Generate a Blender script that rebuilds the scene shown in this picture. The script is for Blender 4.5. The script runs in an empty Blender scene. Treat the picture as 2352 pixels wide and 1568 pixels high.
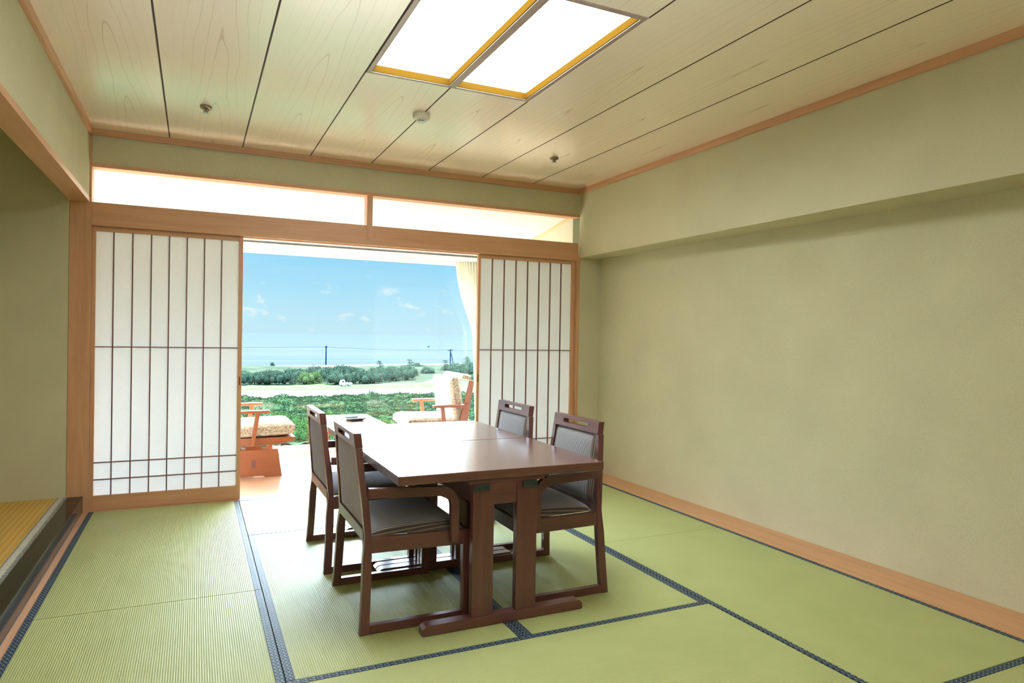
import bpy, bmesh, math, random
from mathutils import Vector, Matrix, noise
PI = math.pi
sc = bpy.context.scene
COL = sc.collection
random.seed(7)

# ------------------------------------------------------------------ camera
cam_d = bpy.data.cameras.new('camera'); cam = bpy.data.objects.new('camera', cam_d); COL.objects.link(cam)
cam_d.sensor_width = 36; cam_d.lens = 1548.11 / 2352 * 36
cam_d.clip_start = .05; cam_d.clip_end = 40000
_yaw, _pit, _rol = -0.4397, -0.0072, 0.0169
_f = Vector((-math.sin(_yaw) * math.cos(_pit), math.cos(_yaw) * math.cos(_pit), math.sin(_pit)))
_r = Vector((math.cos(_yaw), math.sin(_yaw), 0)); _u = _r.cross(_f)
_r2 = _r * math.cos(_rol) + _u * math.sin(_rol); _u2 = _u * math.cos(_rol) - _r * math.sin(_rol)
M = Matrix((_r2, _u2, -_f)).transposed().to_4x4(); M.translation = Vector((0.6155, -5.121, 1.1884))
cam.matrix_world = M
sc.camera = cam

# ------------------------------------------------------------------ view, sky, sun
sc.view_settings.view_transform = 'Standard'; sc.view_settings.look = 'None'
sc.view_settings.exposure = 0.0; sc.view_settings.gamma = 1.0
sc.view_settings.use_curve_mapping = False
sc.cycles.use_denoising = True
sc.cycles.max_bounces = 12; sc.cycles.diffuse_bounces = 7; sc.cycles.glossy_bounces = 4
sc.cycles.transparent_max_bounces = 12; sc.cycles.sample_clamp_indirect = 12
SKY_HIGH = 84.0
LAMP = 20.0

def lin(r, g, b):
    f = lambda c: (c / 255 / 12.92) if c <= 10 else ((c / 255 + .055) / 1.055) ** 2.4
    return (f(r), f(g), f(b), 1)

class NT:
    """small helper to write node trees"""
    def __init__(s, tree): s.t = tree; s.n = tree.nodes; s.l = tree.links
    def node(s, kind, **kw):
        n = s.n.new(kind)
        for k, v in kw.items(): setattr(n, k, v)
        return n
    def link(s, a, b): s.l.new(a, b)
    def val(s, sock, v):
        if hasattr(v, 'links'): s.l.new(v, sock)
        else: sock.default_value = v
    def math(s, op, a, b=None, c=None, clamp=False):
        n = s.n.new('ShaderNodeMath'); n.operation = op; n.use_clamp = clamp
        s.val(n.inputs[0], a)
        if b is not None: s.val(n.inputs[1], b)
        if c is not None: s.val(n.inputs[2], c)
        return n.outputs[0]
    def mix(s, f, a, b):
        n = s.n.new('ShaderNodeMix'); n.data_type = 'RGBA'
        s.val(n.inputs[0], f); s.val(n.inputs[6], a); s.val(n.inputs[7], b)
        return n.outputs[2]
    def noise(s, vec, scale=5, detail=2, rough=.5, dist=0):
        n = s.n.new('ShaderNodeTexNoise'); n.inputs['Scale'].default_value = scale
        n.inputs['Detail'].default_value = detail; n.inputs['Roughness'].default_value = rough
        n.inputs['Distortion'].default_value = dist
        if vec is not None: s.l.new(vec, n.inputs['Vector'])
        return n.outputs[0]
    def mapv(s, vec, scale=(1, 1, 1), loc=(0, 0, 0), rot=(0, 0, 0)):
        n = s.n.new('ShaderNodeMapping'); n.inputs['Scale'].default_value = scale
        n.inputs['Location'].default_value = loc; n.inputs['Rotation'].default_value = rot
        s.l.new(vec, n.inputs['Vector']); return n.outputs[0]
    def ramp(s, f, stops, interp='LINEAR'):
        n = s.n.new('ShaderNodeValToRGB'); n.color_ramp.interpolation = interp
        e = n.color_ramp.elements
        while len(e) < len(stops): e.new(.5)
        for i, (p, c) in enumerate(stops):
            e[i].position = p; e[i].color = c if len(c) == 4 else (*c, 1)
        s.l.new(f, n.inputs[0]); return n.outputs[0]
    def sep(s, vec):
        n = s.n.new('ShaderNodeSeparateXYZ'); s.l.new(vec, n.inputs[0]); return n.outputs
    def comb(s, x, y, z):
        n = s.n.new('ShaderNodeCombineXYZ')
        for i, v in enumerate((x, y, z)): s.val(n.inputs[i], v)
        return n.outputs[0]
    def bump(s, h, strength=.3, dist=.002):
        n = s.n.new('ShaderNodeBump'); n.inputs['Strength'].default_value = strength
        n.inputs['Distance'].default_value = dist; s.l.new(h, n.inputs['Height']); return n.outputs[0]

world = bpy.data.worlds.new('sky'); sc.world = world; world.use_nodes = True
w = NT(world.node_tree); w.n.clear()
tc = w.node('ShaderNodeTexCoord'); d = tc.outputs['Generated']
sx, sy, sz = w.sep(d)
elev = w.math('MULTIPLY', w.math('ARCSINE', sz), 180 / PI)          # degrees
base = w.ramp(w.math('DIVIDE', w.math('MAXIMUM', elev, 0), 10.0), [
    (0.0, lin(203, 238, 253)), (0.22, lin(190, 235, 255)), (0.45, lin(170, 227, 255)), (0.85, lin(140, 213, 255)), (1.0, lin(134, 210, 255))])
az = w.math('ARCTAN2', sx, sy)
azd = w.math('MULTIPLY', az, 180 / PI)
cv = w.comb(w.math('MULTIPLY', azd, .50), w.math('MULTIPLY', elev, 1.05), 6.2)
cn = w.noise(cv, 1.0, 6, .62, .3)
band = w.ramp(w.math('DIVIDE', w.math('MAXIMUM', elev, 0), 10.0), [(0, (0, 0, 0)), (.03, (.75,) * 3), (.3, (.9,) * 3), (.5, (.12,) * 3), (1, (.0,) * 3)])
cmask = w.math('MULTIPLY', w.ramp(cn, [(.575, (0, 0, 0)), (.70, (1, 1, 1))]), band)
sky = w.mix(cmask, base, lin(240, 250, 254))
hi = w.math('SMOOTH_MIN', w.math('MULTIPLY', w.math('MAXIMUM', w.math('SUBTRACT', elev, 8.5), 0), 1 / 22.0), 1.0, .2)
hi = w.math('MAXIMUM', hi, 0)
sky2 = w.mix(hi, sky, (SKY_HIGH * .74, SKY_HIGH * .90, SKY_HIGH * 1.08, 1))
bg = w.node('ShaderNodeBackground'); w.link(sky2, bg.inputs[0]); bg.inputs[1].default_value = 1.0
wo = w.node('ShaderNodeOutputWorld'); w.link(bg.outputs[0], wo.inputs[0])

sun_d = bpy.data.lights.new('sun', 'SUN'); sun_d.energy = 115.0; sun_d.angle = .01; sun_d.color = (.97, .99, 1)
sun = bpy.data.objects.new('sun', sun_d); COL.objects.link(sun)
sun.rotation_euler = Vector((-.12, -.5, -.86)).to_track_quat('-Z', 'Y').to_euler()   # high sun over the sea, falls on the sun-room floor only

rl = bpy.data.lights.new('rear_fill_light', 'AREA'); rl.shape = 'RECTANGLE'; rl.size = 1.1; rl.size_y = 1.1; rl.energy = 6; rl.color = (.92, .98, 1)
rlo = bpy.data.objects.new('rear_fill_light', rl); COL.objects.link(rlo); rlo.location = (1.8, -5.3, 2.42)   # unseen fill light, added behind the camera to brighten the room
fl = bpy.data.lights.new('ceiling_fill_spot', 'SPOT'); fl.energy = 560; fl.color = (.74, .89, 1); fl.spot_size = math.radians(74); fl.spot_blend = 1.0; fl.shadow_soft_size = .25
flo = bpy.data.objects.new('ceiling_fill_spot', fl); COL.objects.link(flo); flo.location = (1.0, -5.7, 1.25)   # added spot behind the camera, brightens the ceiling
flo.rotation_euler = Vector((.02, 2.0, 1.85)).to_track_quat('-Z', 'Y').to_euler()
up = bpy.data.lights.new('rear_fill_uplight', 'AREA'); up.size = .8; up.energy = 26; up.color = (.97, .98, 1)
upo = bpy.data.objects.new('rear_fill_uplight', up); COL.objects.link(upo); upo.location = (1.3, -5.75, 1.35); upo.rotation_euler = (PI, 0, 0)  # unseen uplight added to lift the ceiling brightness

# ------------------------------------------------------------------ material makers
def new_mat(name):
    m = bpy.data.materials.new(name); m.use_nodes = True
    n = NT(m.node_tree); p = n.n['Principled BSDF']; return m, n, p
def obj_co(n): return n.node('ShaderNodeTexCoord').outputs['Object']
def plain(name, col, rough=.5, metal=0, spec=.5, bumpy=0, bscale=200, coat=0):
    m, n, p = new_mat(name); p.inputs['Base Color'].default_value = col
    p.inputs['Roughness'].default_value = rough; p.inputs['Metallic'].default_value = metal
    p.inputs['Specular IOR Level'].default_value = spec; p.inputs['Coat Weight'].default_value = coat
    co = obj_co(n); f = n.noise(co, bscale, 2)
    c2 = tuple(x * .88 for x in col[:3]) + (1,)
    n.link(n.mix(f, col, c2), p.inputs['Base Color'])
    if bumpy: n.link(n.bump(f, bumpy, .001), p.inputs['Normal'])
    return m
def wood(name, c1, c2, axis='z', rough=.45, spec=.5, scale=1.0, coat=0, amt=1.0, coords='Object'):
    m, n, p = new_mat(name)
    co = n.node('ShaderNodeTexCoord').outputs[coords]
    s = {'x': (1.2, 22, 22), 'y': (22, 1.2, 22), 'z': (22, 22, 1.2)}[axis]
    mv = n.mapv(co, tuple(k * scale for k in s))
    a = n.noise(mv, 1.0, 4, .6, .6)
    mv2 = n.mapv(co, tuple(k * scale * 6 for k in s)); b = n.noise(mv2, 1.0, 2, .5)
    f = n.math('ADD', n.math('MULTIPLY', a, .75), n.math('MULTIPLY', b, .25))
    g = n.ramp(f, [(.32, (0, 0, 0)), (.68, (1, 1, 1))])
    n.link(n.mix(g, c1, c2), p.inputs['Base Color'])
    p.inputs['Roughness'].default_value = rough; p.inputs['Specular IOR Level'].default_value = spec
    p.inputs['Coat Weight'].default_value = coat; p.inputs['Coat Roughness'].default_value = .15
    n.link(n.bump(f, .08 * amt, .001), p.inputs['Normal'])
    return m

M_trim = {a: wood('cedar_trim_' + a, lin(208, 160, 122), lin(188, 138, 102), a, .42) for a in 'xyz'}
M_floorboard = wood('floor_board_wood', lin(204, 154, 112), lin(184, 132, 90), 'y', .35)
M_dark = {a: wood('dark_stained_wood_' + a, lin(110, 67, 64), lin(86, 49, 48), a, .3, .55, coat=.25) for a in 'xyz'}
M_orange = {a: wood('orange_oiled_wood_' + a, lin(146, 84, 48), lin(124, 66, 38), a, .35) for a in 'xyz'}
M_bar = plain('lattice_wood', lin(120, 78, 66), .5)
M_lacquer = plain('black_lacquer', (.010, .009, .008, 1), .12, spec=.22, coat=.0, bscale=20)
M_white = plain('painted_white', lin(236, 238, 236), .5, bscale=30)
M_alum = plain('white_aluminium', lin(215, 220, 222), .4, bscale=30)
M_greymetal = plain('steel', (.45, .45, .46, 1), .3, metal=1)

# sandy plaster
def plaster(name, col):
    m, n, p = new_mat(name); co = n.node('ShaderNodeTexCoord').outputs['Object']
    a = n.noise(co, 260, 2, .6); b = n.noise(co, 3, 3, .5)
    f = n.math('ADD', n.math('MULTIPLY', a, .7), n.math('MULTIPLY', b, .3))
    g = n.ramp(f, [(.3, (0, 0, 0)), (.7, (1, 1, 1))])
    dk = tuple(x * .84 for x in col[:3]) + (1,); lt = tuple(min(1, x * 1.1) for x in col[:3]) + (1,)
    n.link(n.mix(g, dk, lt), p.inputs['Base Color'])
    p.inputs['Roughness'].default_value = .85; p.inputs['Specular IOR Level'].default_value = .25
    n.link(n.bump(a, .25, .0015), p.inputs['Normal'])
    return m
M_plaster = plaster('olive_sand_plaster', lin(199, 194, 163))
M_plaster_pale = plaster('pale_plaster', lin(225, 226, 205))

# shoji paper
M_paper = bpy.data.materials.new('shoji_paper'); M_paper.use_nodes = True
n = NT(M_paper.node_tree); n.n.clear()
co = obj_co(n); f = n.noise(n.mapv(co, (40, 40, 90)), 1.0, 5, .7)
col = n.mix(f, (.86, .88, .90, 1), (.97, .98, .99, 1))
dif = n.node('ShaderNodeBsdfDiffuse'); tr = n.node('ShaderNodeBsdfTranslucent'); mx = n.node('ShaderNodeMixShader')
n.link(col, dif.inputs[0]); n.link(col, tr.inputs[0]); mx.inputs[0].default_value = .27
n.link(dif.outputs[0], mx.inputs[1]); n.link(tr.outputs[0], mx.inputs[2])
o_ = n.node('ShaderNodeOutputMaterial'); n.link(mx.outputs[0], o_.inputs[0])

# glass pane
M_glass = bpy.data.materials.new('window_glass'); M_glass.use_nodes = True
n = NT(M_glass.node_tree); n.n.clear()
fr = n.node('ShaderNodeFresnel'); fr.inputs[0].default_value = 1.45
tb = n.node('ShaderNodeBsdfTransparent'); tb.inputs[0].default_value = (.98, 1, .99, 1)
gl = n.node('ShaderNodeBsdfGlossy'); gl.inputs['Roughness'].default_value = .01
mx = n.node('ShaderNodeMixShader'); n.link(n.math('MULTIPLY', fr.outputs[0], .5), mx.inputs[0])
n.link(tb.outputs[0], mx.inputs[1]); n.link(gl.outputs[0], mx.inputs[2])
o_ = n.node('ShaderNodeOutputMaterial'); n.link(mx.outputs[0], o_.inputs[0])

# tatami: ribs run along the given axis
def tatami(name, axis, c1, c2, pitch=.0082, sheen=.34):
    m, n, p = new_mat(name); co = n.node('ShaderNodeTexCoord').outputs['Object']
    x, y, z = n.sep(co); t = x if axis == 'y' else y; l = y if axis == 'y' else x
    ph = n.math('MULTIPLY', t, 2 * PI / pitch)
    s = n.math('SINE', ph)                                   # rib profile
    wv = n.math('SINE', n.math('ADD', n.math('MULTIPLY', l, 2 * PI / .0042), ph))  # rush weave
    h = n.math('ADD', n.math('MULTIPLY', s, .5), .5)
    fine = n.noise(n.mapv(co, (900, 160, 1) if axis == 'x' else (160, 900, 1)), 1.0, 2, .6)
    big = n.noise(n.mapv(co, (4, 4, 1)), 1.0, 3, .5)
    f = n.math('ADD', n.math('MULTIPLY', h, .45), n.math('ADD', n.math('MULTIPLY', fine, .35), n.math('MULTIPLY', big, .35)))
    g = n.ramp(f, [(.2, (0, 0, 0)), (.95, (1, 1, 1))])
    n.link(n.mix(g, c2, c1), p.inputs['Base Color'])
    p.inputs['Roughness'].default_value = .5; p.inputs['Specular IOR Level'].default_value = sheen
    hh = n.math('ADD', h, n.math('MULTIPLY', wv, .12))
    n.link(n.bump(hh, .55, .0016), p.inputs['Normal'])
    return m
M_tat = {a: tatami('tatami_rush_' + a, a, lin(181, 187, 126), lin(147, 154, 95)) for a in 'xy'}
M_tat_yellow = tatami('yellow_rush_y', 'y', lin(214, 176, 92), lin(184, 146, 68), pitch=.03)

# tatami border cloth: navy with rows of pale flower dots
def border(name, axis, ground, dot, period=.026):
    m, n, p = new_mat(name); co = n.node('ShaderNodeTexCoord').outputs['Object']
    x, y, z = n.sep(co); l, t = (y, x) if axis == 'y' else (x, y)
    def dots(off_l, off_t, rl, rt, per_t):
        u = n.math('SUBTRACT', n.math('MULTIPLY', n.math('FRACT', n.math('ADD', n.math('DIVIDE', l, period), off_l)), period), period / 2)
        v = n.math('SUBTRACT', n.math('MULTIPLY', n.math('FRACT', n.math('ADD', n.math('DIVIDE', t, per_t), off_t)), per_t), per_t / 2)
        a = n.math('DIVIDE', u, rl); b = n.math('DIVIDE', v, rt)
        r = n.math('SQRT', n.math('ADD', n.math('MULTIPLY', a, a), n.math('MULTIPLY', b, b)))
        solid = n.math('LESS_THAN', r, 1.0)
        ring = n.math('MULTIPLY', n.math('GREATER_THAN', r, .45), n.math('LESS_THAN', r, .62))
        return n.math('SUBTRACT', solid, n.math('MULTIPLY', ring, .55))
    a = dots(0, .25, .0050, .0038, .0152); b = dots(.5, .75, .0036, .0027, .0152); c = dots(.28, .05, .0022, .0018, .0152)
    f = n.math('MAXIMUM', n.math('MAXIMUM', a, b), c)
    n.link(n.mix(f, ground, dot), p.inputs['Base Color'])
    p.inputs['Roughness'].default_value = .55; p.inputs['Specular IOR Level'].default_value = .3
    wv = n.noise(co, 900, 1); n.link(n.bump(wv, .3, .0008), p.inputs['Normal'])
    return m
M_bord = {a: border('navy_border_' + a, a, lin(20, 36, 62), lin(128, 146, 146)) for a in 'xy'}
# black and white border of the alcove mat
m, n, p = new_mat('black_white_border'); co = obj_co(n); x, y, z = n.sep(co)
zz = n.math('ABSOLUTE', n.math('SUBTRACT', n.math('FRACT', n.math('DIVIDE', y, .02)), .5))
edge = n.math('ABSOLUTE', n.math('ADD', x, .1475))
tooth = n.math('GREATER_THAN', n.math('ADD', edge, n.math('MULTIPLY', zz, .02)), .0215)
blob = n.math('LESS_THAN', n.noise(n.mapv(co, (260, 200, 1)), 1.0, 1), .40)
f = n.math('MAXIMUM', n.math('MULTIPLY', tooth, n.math('GREATER_THAN', zz, .22)), blob)
n.link(n.mix(f, lin(205, 205, 195), lin(30, 32, 34)), p.inputs['Base Color']); p.inputs['Roughness'].default_value = .6
M_bord_bw = m

# ceiling boards: pale cedar with nested cathedral figure, every board shifted
m, n, p = new_mat('ceiling_cedar'); co = obj_co(n); x, y, z = n.sep(co)
bi = n.math('FLOOR', n.math('DIVIDE', x, .4575))
bx_ = n.math('SUBTRACT', n.math('SUBTRACT', x, n.math('MULTIPLY', bi, .4575)), .25)
rnd = n.math('FRACT', n.math('MULTIPLY', n.math('SINE', n.math('MULTIPLY', n.math('ADD', bi, 3.0), 12.9898)), 43.758))
yy = n.math('ADD', y, n.math('MULTIPLY', rnd, 1.7))
wig = n.noise(n.comb(n.math('MULTIPLY', bx_, 5), n.math('MULTIPLY', yy, 1.3), bi), 1.0, 2, .5)
q = n.math('SQRT', n.math('ADD', n.math('MULTIPLY', bx_, bx_), .00045))
fld = n.math('ADD', n.math('MULTIPLY', yy, 1.15), n.math('ADD', n.math('MULTIPLY', q, -24.0), n.math('MULTIPLY', wig, 1.6)))
fr_ = n.math('FRACT', fld)
line = n.ramp(fr_, [(0, (0, 0, 0)), (.90, (.0,) * 3), (.975, (1,) * 3), (1, (0, 0, 0))])
fade = n.ramp(n.math('ABSOLUTE', bx_), [(.0, (.85,) * 3), (.07, (.55,) * 3), (.15, (.28,) * 3), (.23, (.1,) * 3)])
fine = n.noise(n.comb(n.math('MULTIPLY', x, 130), n.math('MULTIPLY', y, 2.0), 0), 1.0, 3, .6)
bc = n.mix(fine, lin(252, 238, 222), lin(246, 228, 206))
bc = n.mix(n.math('MULTIPLY', n.math('MULTIPLY', line, fade), .55), bc, lin(158, 112, 68))
n.link(bc, p.inputs['Base Color']); p.inputs['Roughness'].default_value = .3; p.inputs['Coat Weight'].default_value = 1; p.inputs['Coat Roughness'].default_value = .22; p.inputs['Coat IOR'].default_value = 1.75
n.link(n.bump(fine, .05, .001), p.inputs['Normal'])
M_ceil = m
M_groove = plain('dark_joint', lin(70, 42, 32), .7)

# furniture fabric: corduroy-like stripes across local y, gold and brown stripes near the sides
def stripes(name, half):
    m, n, p = new_mat(name); co = obj_co(n); x, y, z = n.sep(co)
    s = n.math('SINE', n.math('MULTIPLY', y, 2 * PI / .0085))
    h = n.math('ADD', n.math('MULTIPLY', s, .5), .5)
    c = n.mix(n.ramp(h, [(.25, (0, 0, 0)), (.6, (1, 1, 1))]), lin(62, 58, 66), lin(186, 186, 192))
    ay = n.math('ABSOLUTE', y)
    side = n.math('GREATER_THAN', ay, half)
    s2 = n.math('SINE', n.math('MULTIPLY', ay, 2 * PI / .0125))
    c2 = n.mix(n.math('GREATER_THAN', s2, .35), lin(66, 56, 54), lin(140, 118, 88))
    c = n.mix(side, c, c2)
    fz = n.noise(co, 700, 2)
    c = n.mix(n.math('MULTIPLY', fz, .35), c, lin(90, 84, 80))
    n.link(c, p.inputs['Base Color']); p.inputs['Roughness'].default_value = .75
    p.inputs['Sheen Weight'].default_value = .25; p.inputs['Sheen Roughness'].default_value = .4
    n.link(n.bump(n.math('ADD', h, n.math('MULTIPLY', fz, .5)), .5, .002), p.inputs['Normal'])
    return m
M_fab = stripes('ribbed_striped_fabric', .228)
M_fab_back = stripes('ribbed_back_fabric', .172)
m, n, p = new_mat('grey_tweed'); co = obj_co(n); a = n.noise(n.mapv(co, (1, 1, 1.6)), 330, 3, .7)
n.link(n.mix(n.ramp(a, [(.40, (0, 0, 0)), (.60, (1, 1, 1))]), lin(146, 138, 172), lin(226, 216, 252)), p.inputs['Base Color']); p.inputs['Roughness'].default_value = .85; p.inputs['Specular IOR Level'].default_value = .2
n.link(n.bump(a, .5, .002), p.inputs['Normal']); M_tweed = m
m, n, p = new_mat('cream_mottled_fabric'); co = obj_co(n)
a = n.noise(n.mapv(co, (30, 30, 90)), 1.0, 4, .7); g = n.ramp(a, [(.42, (0, 0, 0)), (.62, (1, 1, 1))])
n.link(n.mix(g, lin(232, 224, 208), lin(172, 156, 134)), p.inputs['Base Color']); p.inputs['Roughness'].default_value = .9
n.link(n.bump(n.noise(co, 300, 2), .4, .002), p.inputs['Normal']); M_cream = m
m, n, p = new_mat('brown_flecked_fabric'); co = obj_co(n)
a = n.noise(n.mapv(co, (60, 60, 90)), 1.0, 4, .7); g = n.ramp(a, [(.4, (0, 0, 0)), (.6, (1, 1, 1))])
n.link(n.mix(g, lin(128, 108, 88), lin(205, 192, 172)), p.inputs['Base Color']); p.inputs['Roughness'].default_value = .9
M_fleck = m
# table top: dark grained with a lighter open grain
m, n, p = new_mat('dark_table_top'); co = obj_co(n)
a = n.noise(n.mapv(co, (2.2, 30, 30)), 1.0, 5, .65, .8); b = n.noise(n.mapv(co, (14, 300, 100)), 1.0, 2, .5)
g = n.ramp(n.math('ADD', n.math('MULTIPLY', a, .7), n.math('MULTIPLY', b, .3)), [(.35, (0, 0, 0)), (.65, (1, 1, 1))])
n.link(n.mix(g, lin(112, 74, 64), lin(88, 55, 48)), p.inputs['Base Color'])
p.inputs['Roughness'].default_value = .26; p.inputs['Specular IOR Level'].default_value = .7
p.inputs['Coat Weight'].default_value = .5; p.inputs['Coat Roughness'].default_value = .2
n.link(n.bump(b, .06, .0008), p.inputs['Normal']); M_top = m
m, n, p = new_mat('lamp_diffuser'); p.inputs['Base Color'].default_value = (.9, .9, .86, 1)
p.inputs['Emission Color'].default_value = (.90, .97, 1.0, 1); p.inputs['Emission Strength'].default_value = LAMP
M_lamp = m

# ------------------------------------------------------------------ mesh helpers
def box(bm, x0, x1, y0, y1, z0, z1, bevel=0, seg=2, mi=0):
    vs = [bm.verts.new(c) for c in [(x0, y0, z0), (x1, y0, z0), (x1, y1, z0), (x0, y1, z0), (x0, y0, z1), (x1, y0, z1), (x1, y1, z1), (x0, y1, z1)]]
    fs = [bm.faces.new([vs[i] for i in f]) for f in [(0, 3, 2, 1), (4, 5, 6, 7), (0, 1, 5, 4), (1, 2, 6, 5), (2, 3, 7, 6), (3, 0, 4, 7)]]
    for f in fs: f.material_index = mi
    if bevel:
        es = list({e for f in fs for e in f.edges})
        r = bmesh.ops.bevel(bm, geom=es, offset=bevel, segments=seg, profile=.7, affect='EDGES', clamp_overlap=True)
        for f in r['faces']: f.material_index = mi
def mesh_obj(name, bm, mats, parent=None, smooth=False, auto=None, loc=None):
    bmesh.ops.recalc_face_normals(bm, faces=bm.faces)
    me = bpy.data.meshes.new(name); bm.to_mesh(me); bm.free()
    for mt in (mats if isinstance(mats, (list, tuple)) else [mats]): me.materials.append(mt)
    if smooth:
        for p in me.polygons: p.use_smooth = True
        if auto is not None:
            try: me.set_sharp_from_angle(angle=math.radians(auto))
            except Exception: pass
    o = bpy.data.objects.new(name, me); COL.objects.link(o)
    if parent: o.parent = parent
    if loc: o.location = loc
    return o
def B1(name, mats, boxes, parent=None, bevel=.002, seg=2):
    bm = bmesh.new()
    for b in boxes:
        box(bm, *b[:6], bevel=(b[6] if len(b) > 6 else bevel), seg=seg)
    return mesh_obj(name, bm, mats, parent)
def extrude_poly(bm, pts, mapper, t0, t1, bevel=0, mi=0):
    """closed outline pts [(a,b)], mapper(a,b,t)->xyz, between t0 and t1"""
    A = [bm.verts.new(mapper(a, b, t0)) for a, b in pts]; Bv = [bm.verts.new(mapper(a, b, t1)) for a, b in pts]
    fs = [bm.faces.new(A), bm.faces.new(Bv[::-1])]
    k = len(pts)
    for i in range(k): fs.append(bm.faces.new([A[i], Bv[i], Bv[(i + 1) % k], A[(i + 1) % k]]))
    for f in fs: f.material_index = mi
    if bevel:
        es = [e for f in fs[:2] for e in f.edges]
        bmesh.ops.bevel(bm, geom=es, offset=bevel, segments=2, profile=.7, affect='EDGES', clamp_overlap=True)
def loft(bm, rings, cap=True):
    R = [[bm.verts.new(v) for v in r] for r in rings]
    for a, b in zip(R, R[1:]):
        k = len(a)
        for i in range(k): bm.faces.new([a[i], a[(i + 1) % k], b[(i + 1) % k], b[i]])
    if cap: bm.faces.new(R[0][::-1]); bm.faces.new(R[-1])
def lathe(bm, prof, seg=32, center=(0, 0, 0)):
    rings = []
    for r, z in prof:
        rings.append([(center[0] + r * math.cos(2 * PI * i / seg), center[1] + r * math.sin(2 * PI * i / seg), center[2] + z) for i in range(seg)])
    loft(bm, rings)
def tube(bm, pts, r, seg=8):
    pts = [Vector(p) for p in pts]; rings = []
    for i, p in enumerate(pts):
        t = (pts[min(i + 1, len(pts) - 1)] - pts[max(i - 1, 0)]).normalized()
        a = t.orthogonal().normalized() if abs(t.z) < .99 else Vector((1, 0, 0)); 
        if abs(t.z) < .99: a = t.cross(Vector((0, 0, 1))).normalized()
        b = t.cross(a); rr = r[i] if isinstance(r, (list, tuple)) else r
        rings.append([tuple(p + (a * math.cos(2 * PI * k / seg) + b * math.sin(2 * PI * k / seg)) * rr) for k in range(seg)])
    loft(bm, rings)
def tag(o, label, cat, group=None, kind=None):
    if label: o['label'] = label
    if cat: o['category'] = cat
    if group: o['group'] = group
    if kind: o['kind'] = kind
    return o
def empty(name, loc=(0, 0, 0), rz=0):
    o = bpy.data.objects.new(name, None); COL.objects.link(o); o.empty_display_size = .1
    o.location = loc; o.rotation_euler = (0, 0, rz); return o
def struct(o, label=None, cat=None):
    o['kind'] = 'structure'
    if label: o['label'] = label
    if cat: o['category'] = cat
    return o
def copy_tree(o, parent=None):
    c = o.copy(); COL.objects.link(c)
    if parent: c.parent = parent
    for ch in list(o.children): copy_tree(ch, c)
    return c

W = .91
# ================================================================== ROOM
YB = -6.3   # back wall
# sub floor under the mats
o = B1('floor', plain('sub_floor', lin(150, 120, 84), .7), [(-.028, 3.66, YB, -.001, -.12, -.056, 0)]); struct(o, 'timber sub-floor under the tatami mats', 'floor')
# ---- tatami mats
def mat_thing(x0, x1, y0, y1, axis, label, mats=M_tat, bmat=M_bord, edges=(1, 1), hw=.03, z=0.0, group='tatami mats laid edge to edge over the floor'):
    g = .0017; cx, cy = (x0 + x1) / 2, (y0 + y1) / 2
    t = empty('tatami_mat', (cx, cy, z - .055)); tag(t, label, 'tatami mat', group)
    X, Y = (x1 - x0) / 2 - g, (y1 - y0) / 2 - g; zt = .055
    if axis == 'y':
        B1('rush_surface', mats['y'], [(-X + hw, X - hw, -Y, Y, 0, zt, .0026)], t)
        if edges[0]: B1('border_cloth', bmat['y'], [(-X, -X + hw - .0002, -Y, Y, 0, zt + .0006, .0012)], t)
        if edges[1]: B1('border_cloth', bmat['y'], [(X - hw + .0002, X, -Y, Y, 0, zt + .0006, .0012)], t)
    else:
        B1('rush_surface', mats['x'], [(-X, X, -Y + hw, Y - hw, 0, zt, .0026)], t)
        if edges[0]: B1('border_cloth', bmat['x'], [(-X, X, -Y, -Y + hw - .0002, 0, zt + .0006, .0012)], t)
        if edges[1]: B1('border_cloth', bmat['x'], [(-X, X, Y - hw + .0002, Y, 0, zt + .0006, .0012)], t)
    return t
R4 = 3.66
mat_thing(0, W, -2 * W, -.001, 'y', 'green tatami mat in front of the left paper screen')
mat_thing(0, W, -4 * W, -2 * W, 'y', 'green tatami mat nearest the camera along the black alcove step')
mat_thing(W, 3 * W, -W, -.001, 'x', 'tatami mat lying crosswise against the open doorway sill, washed out by daylight')
mat_thing(W, 2 * W, -3 * W, -W, 'y', 'tatami mat under the two left-hand dining chairs')
mat_thing(2 * W, 3 * W, -3 * W, -W, 'y', 'tatami mat under the two right-hand dining chairs')
mat_thing(W, 3 * W, -4 * W, -3 * W, 'x', 'tatami mat lying crosswise in front of the near dining table')
mat_thing(3 * W, R4, -2 * W, -.001, 'y', 'tatami mat in the far right corner beside the right wall')
mat_thing(3 * W, R4, -4 * W, -2 * W, 'y', 'large clear tatami mat at the right beside the wall board')
mat_thing(2 * W, R4, -5 * W, -4 * W, 'x', 'tatami mat whose corner shows at the bottom right of the photo')
mat_thing(0, 2 * W, -5 * W, -4 * W, 'x', 'tatami mat at the very bottom left below the camera')
# thin timber strip between alcove step and mats, boards at right
o = B1('trim_1', M_trim['y'], [(-.0275, -.0012, YB, -.002, -.055, .002, .0015)]); struct(o, 'thin brown timber strip between black step and tatami', 'trim')
def quad_prism(name, mats, corners, z0, z1, parent=None, bevel=0):
    bm = bmesh.new(); extrude_poly(bm, corners, lambda a, b, t: (a, b, t), z0, z1, bevel)
    return mesh_obj(name, bm, mats, parent)
XW0, XW1 = 3.882, 3.975     # right wall runs very slightly off square
YR = -5.0
def xw(y): return XW0 + (XW1 - XW0) * (y / YR)
o = quad_prism('trim_2', M_floorboard, [(3.6615, YB), (xw(YB), YB), (xw(0), -.001), (3.6615, -.001)], -.055, .0015, bevel=.001)
struct(o, 'flat brown floor board between tatami and right wall', 'trim')
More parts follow.
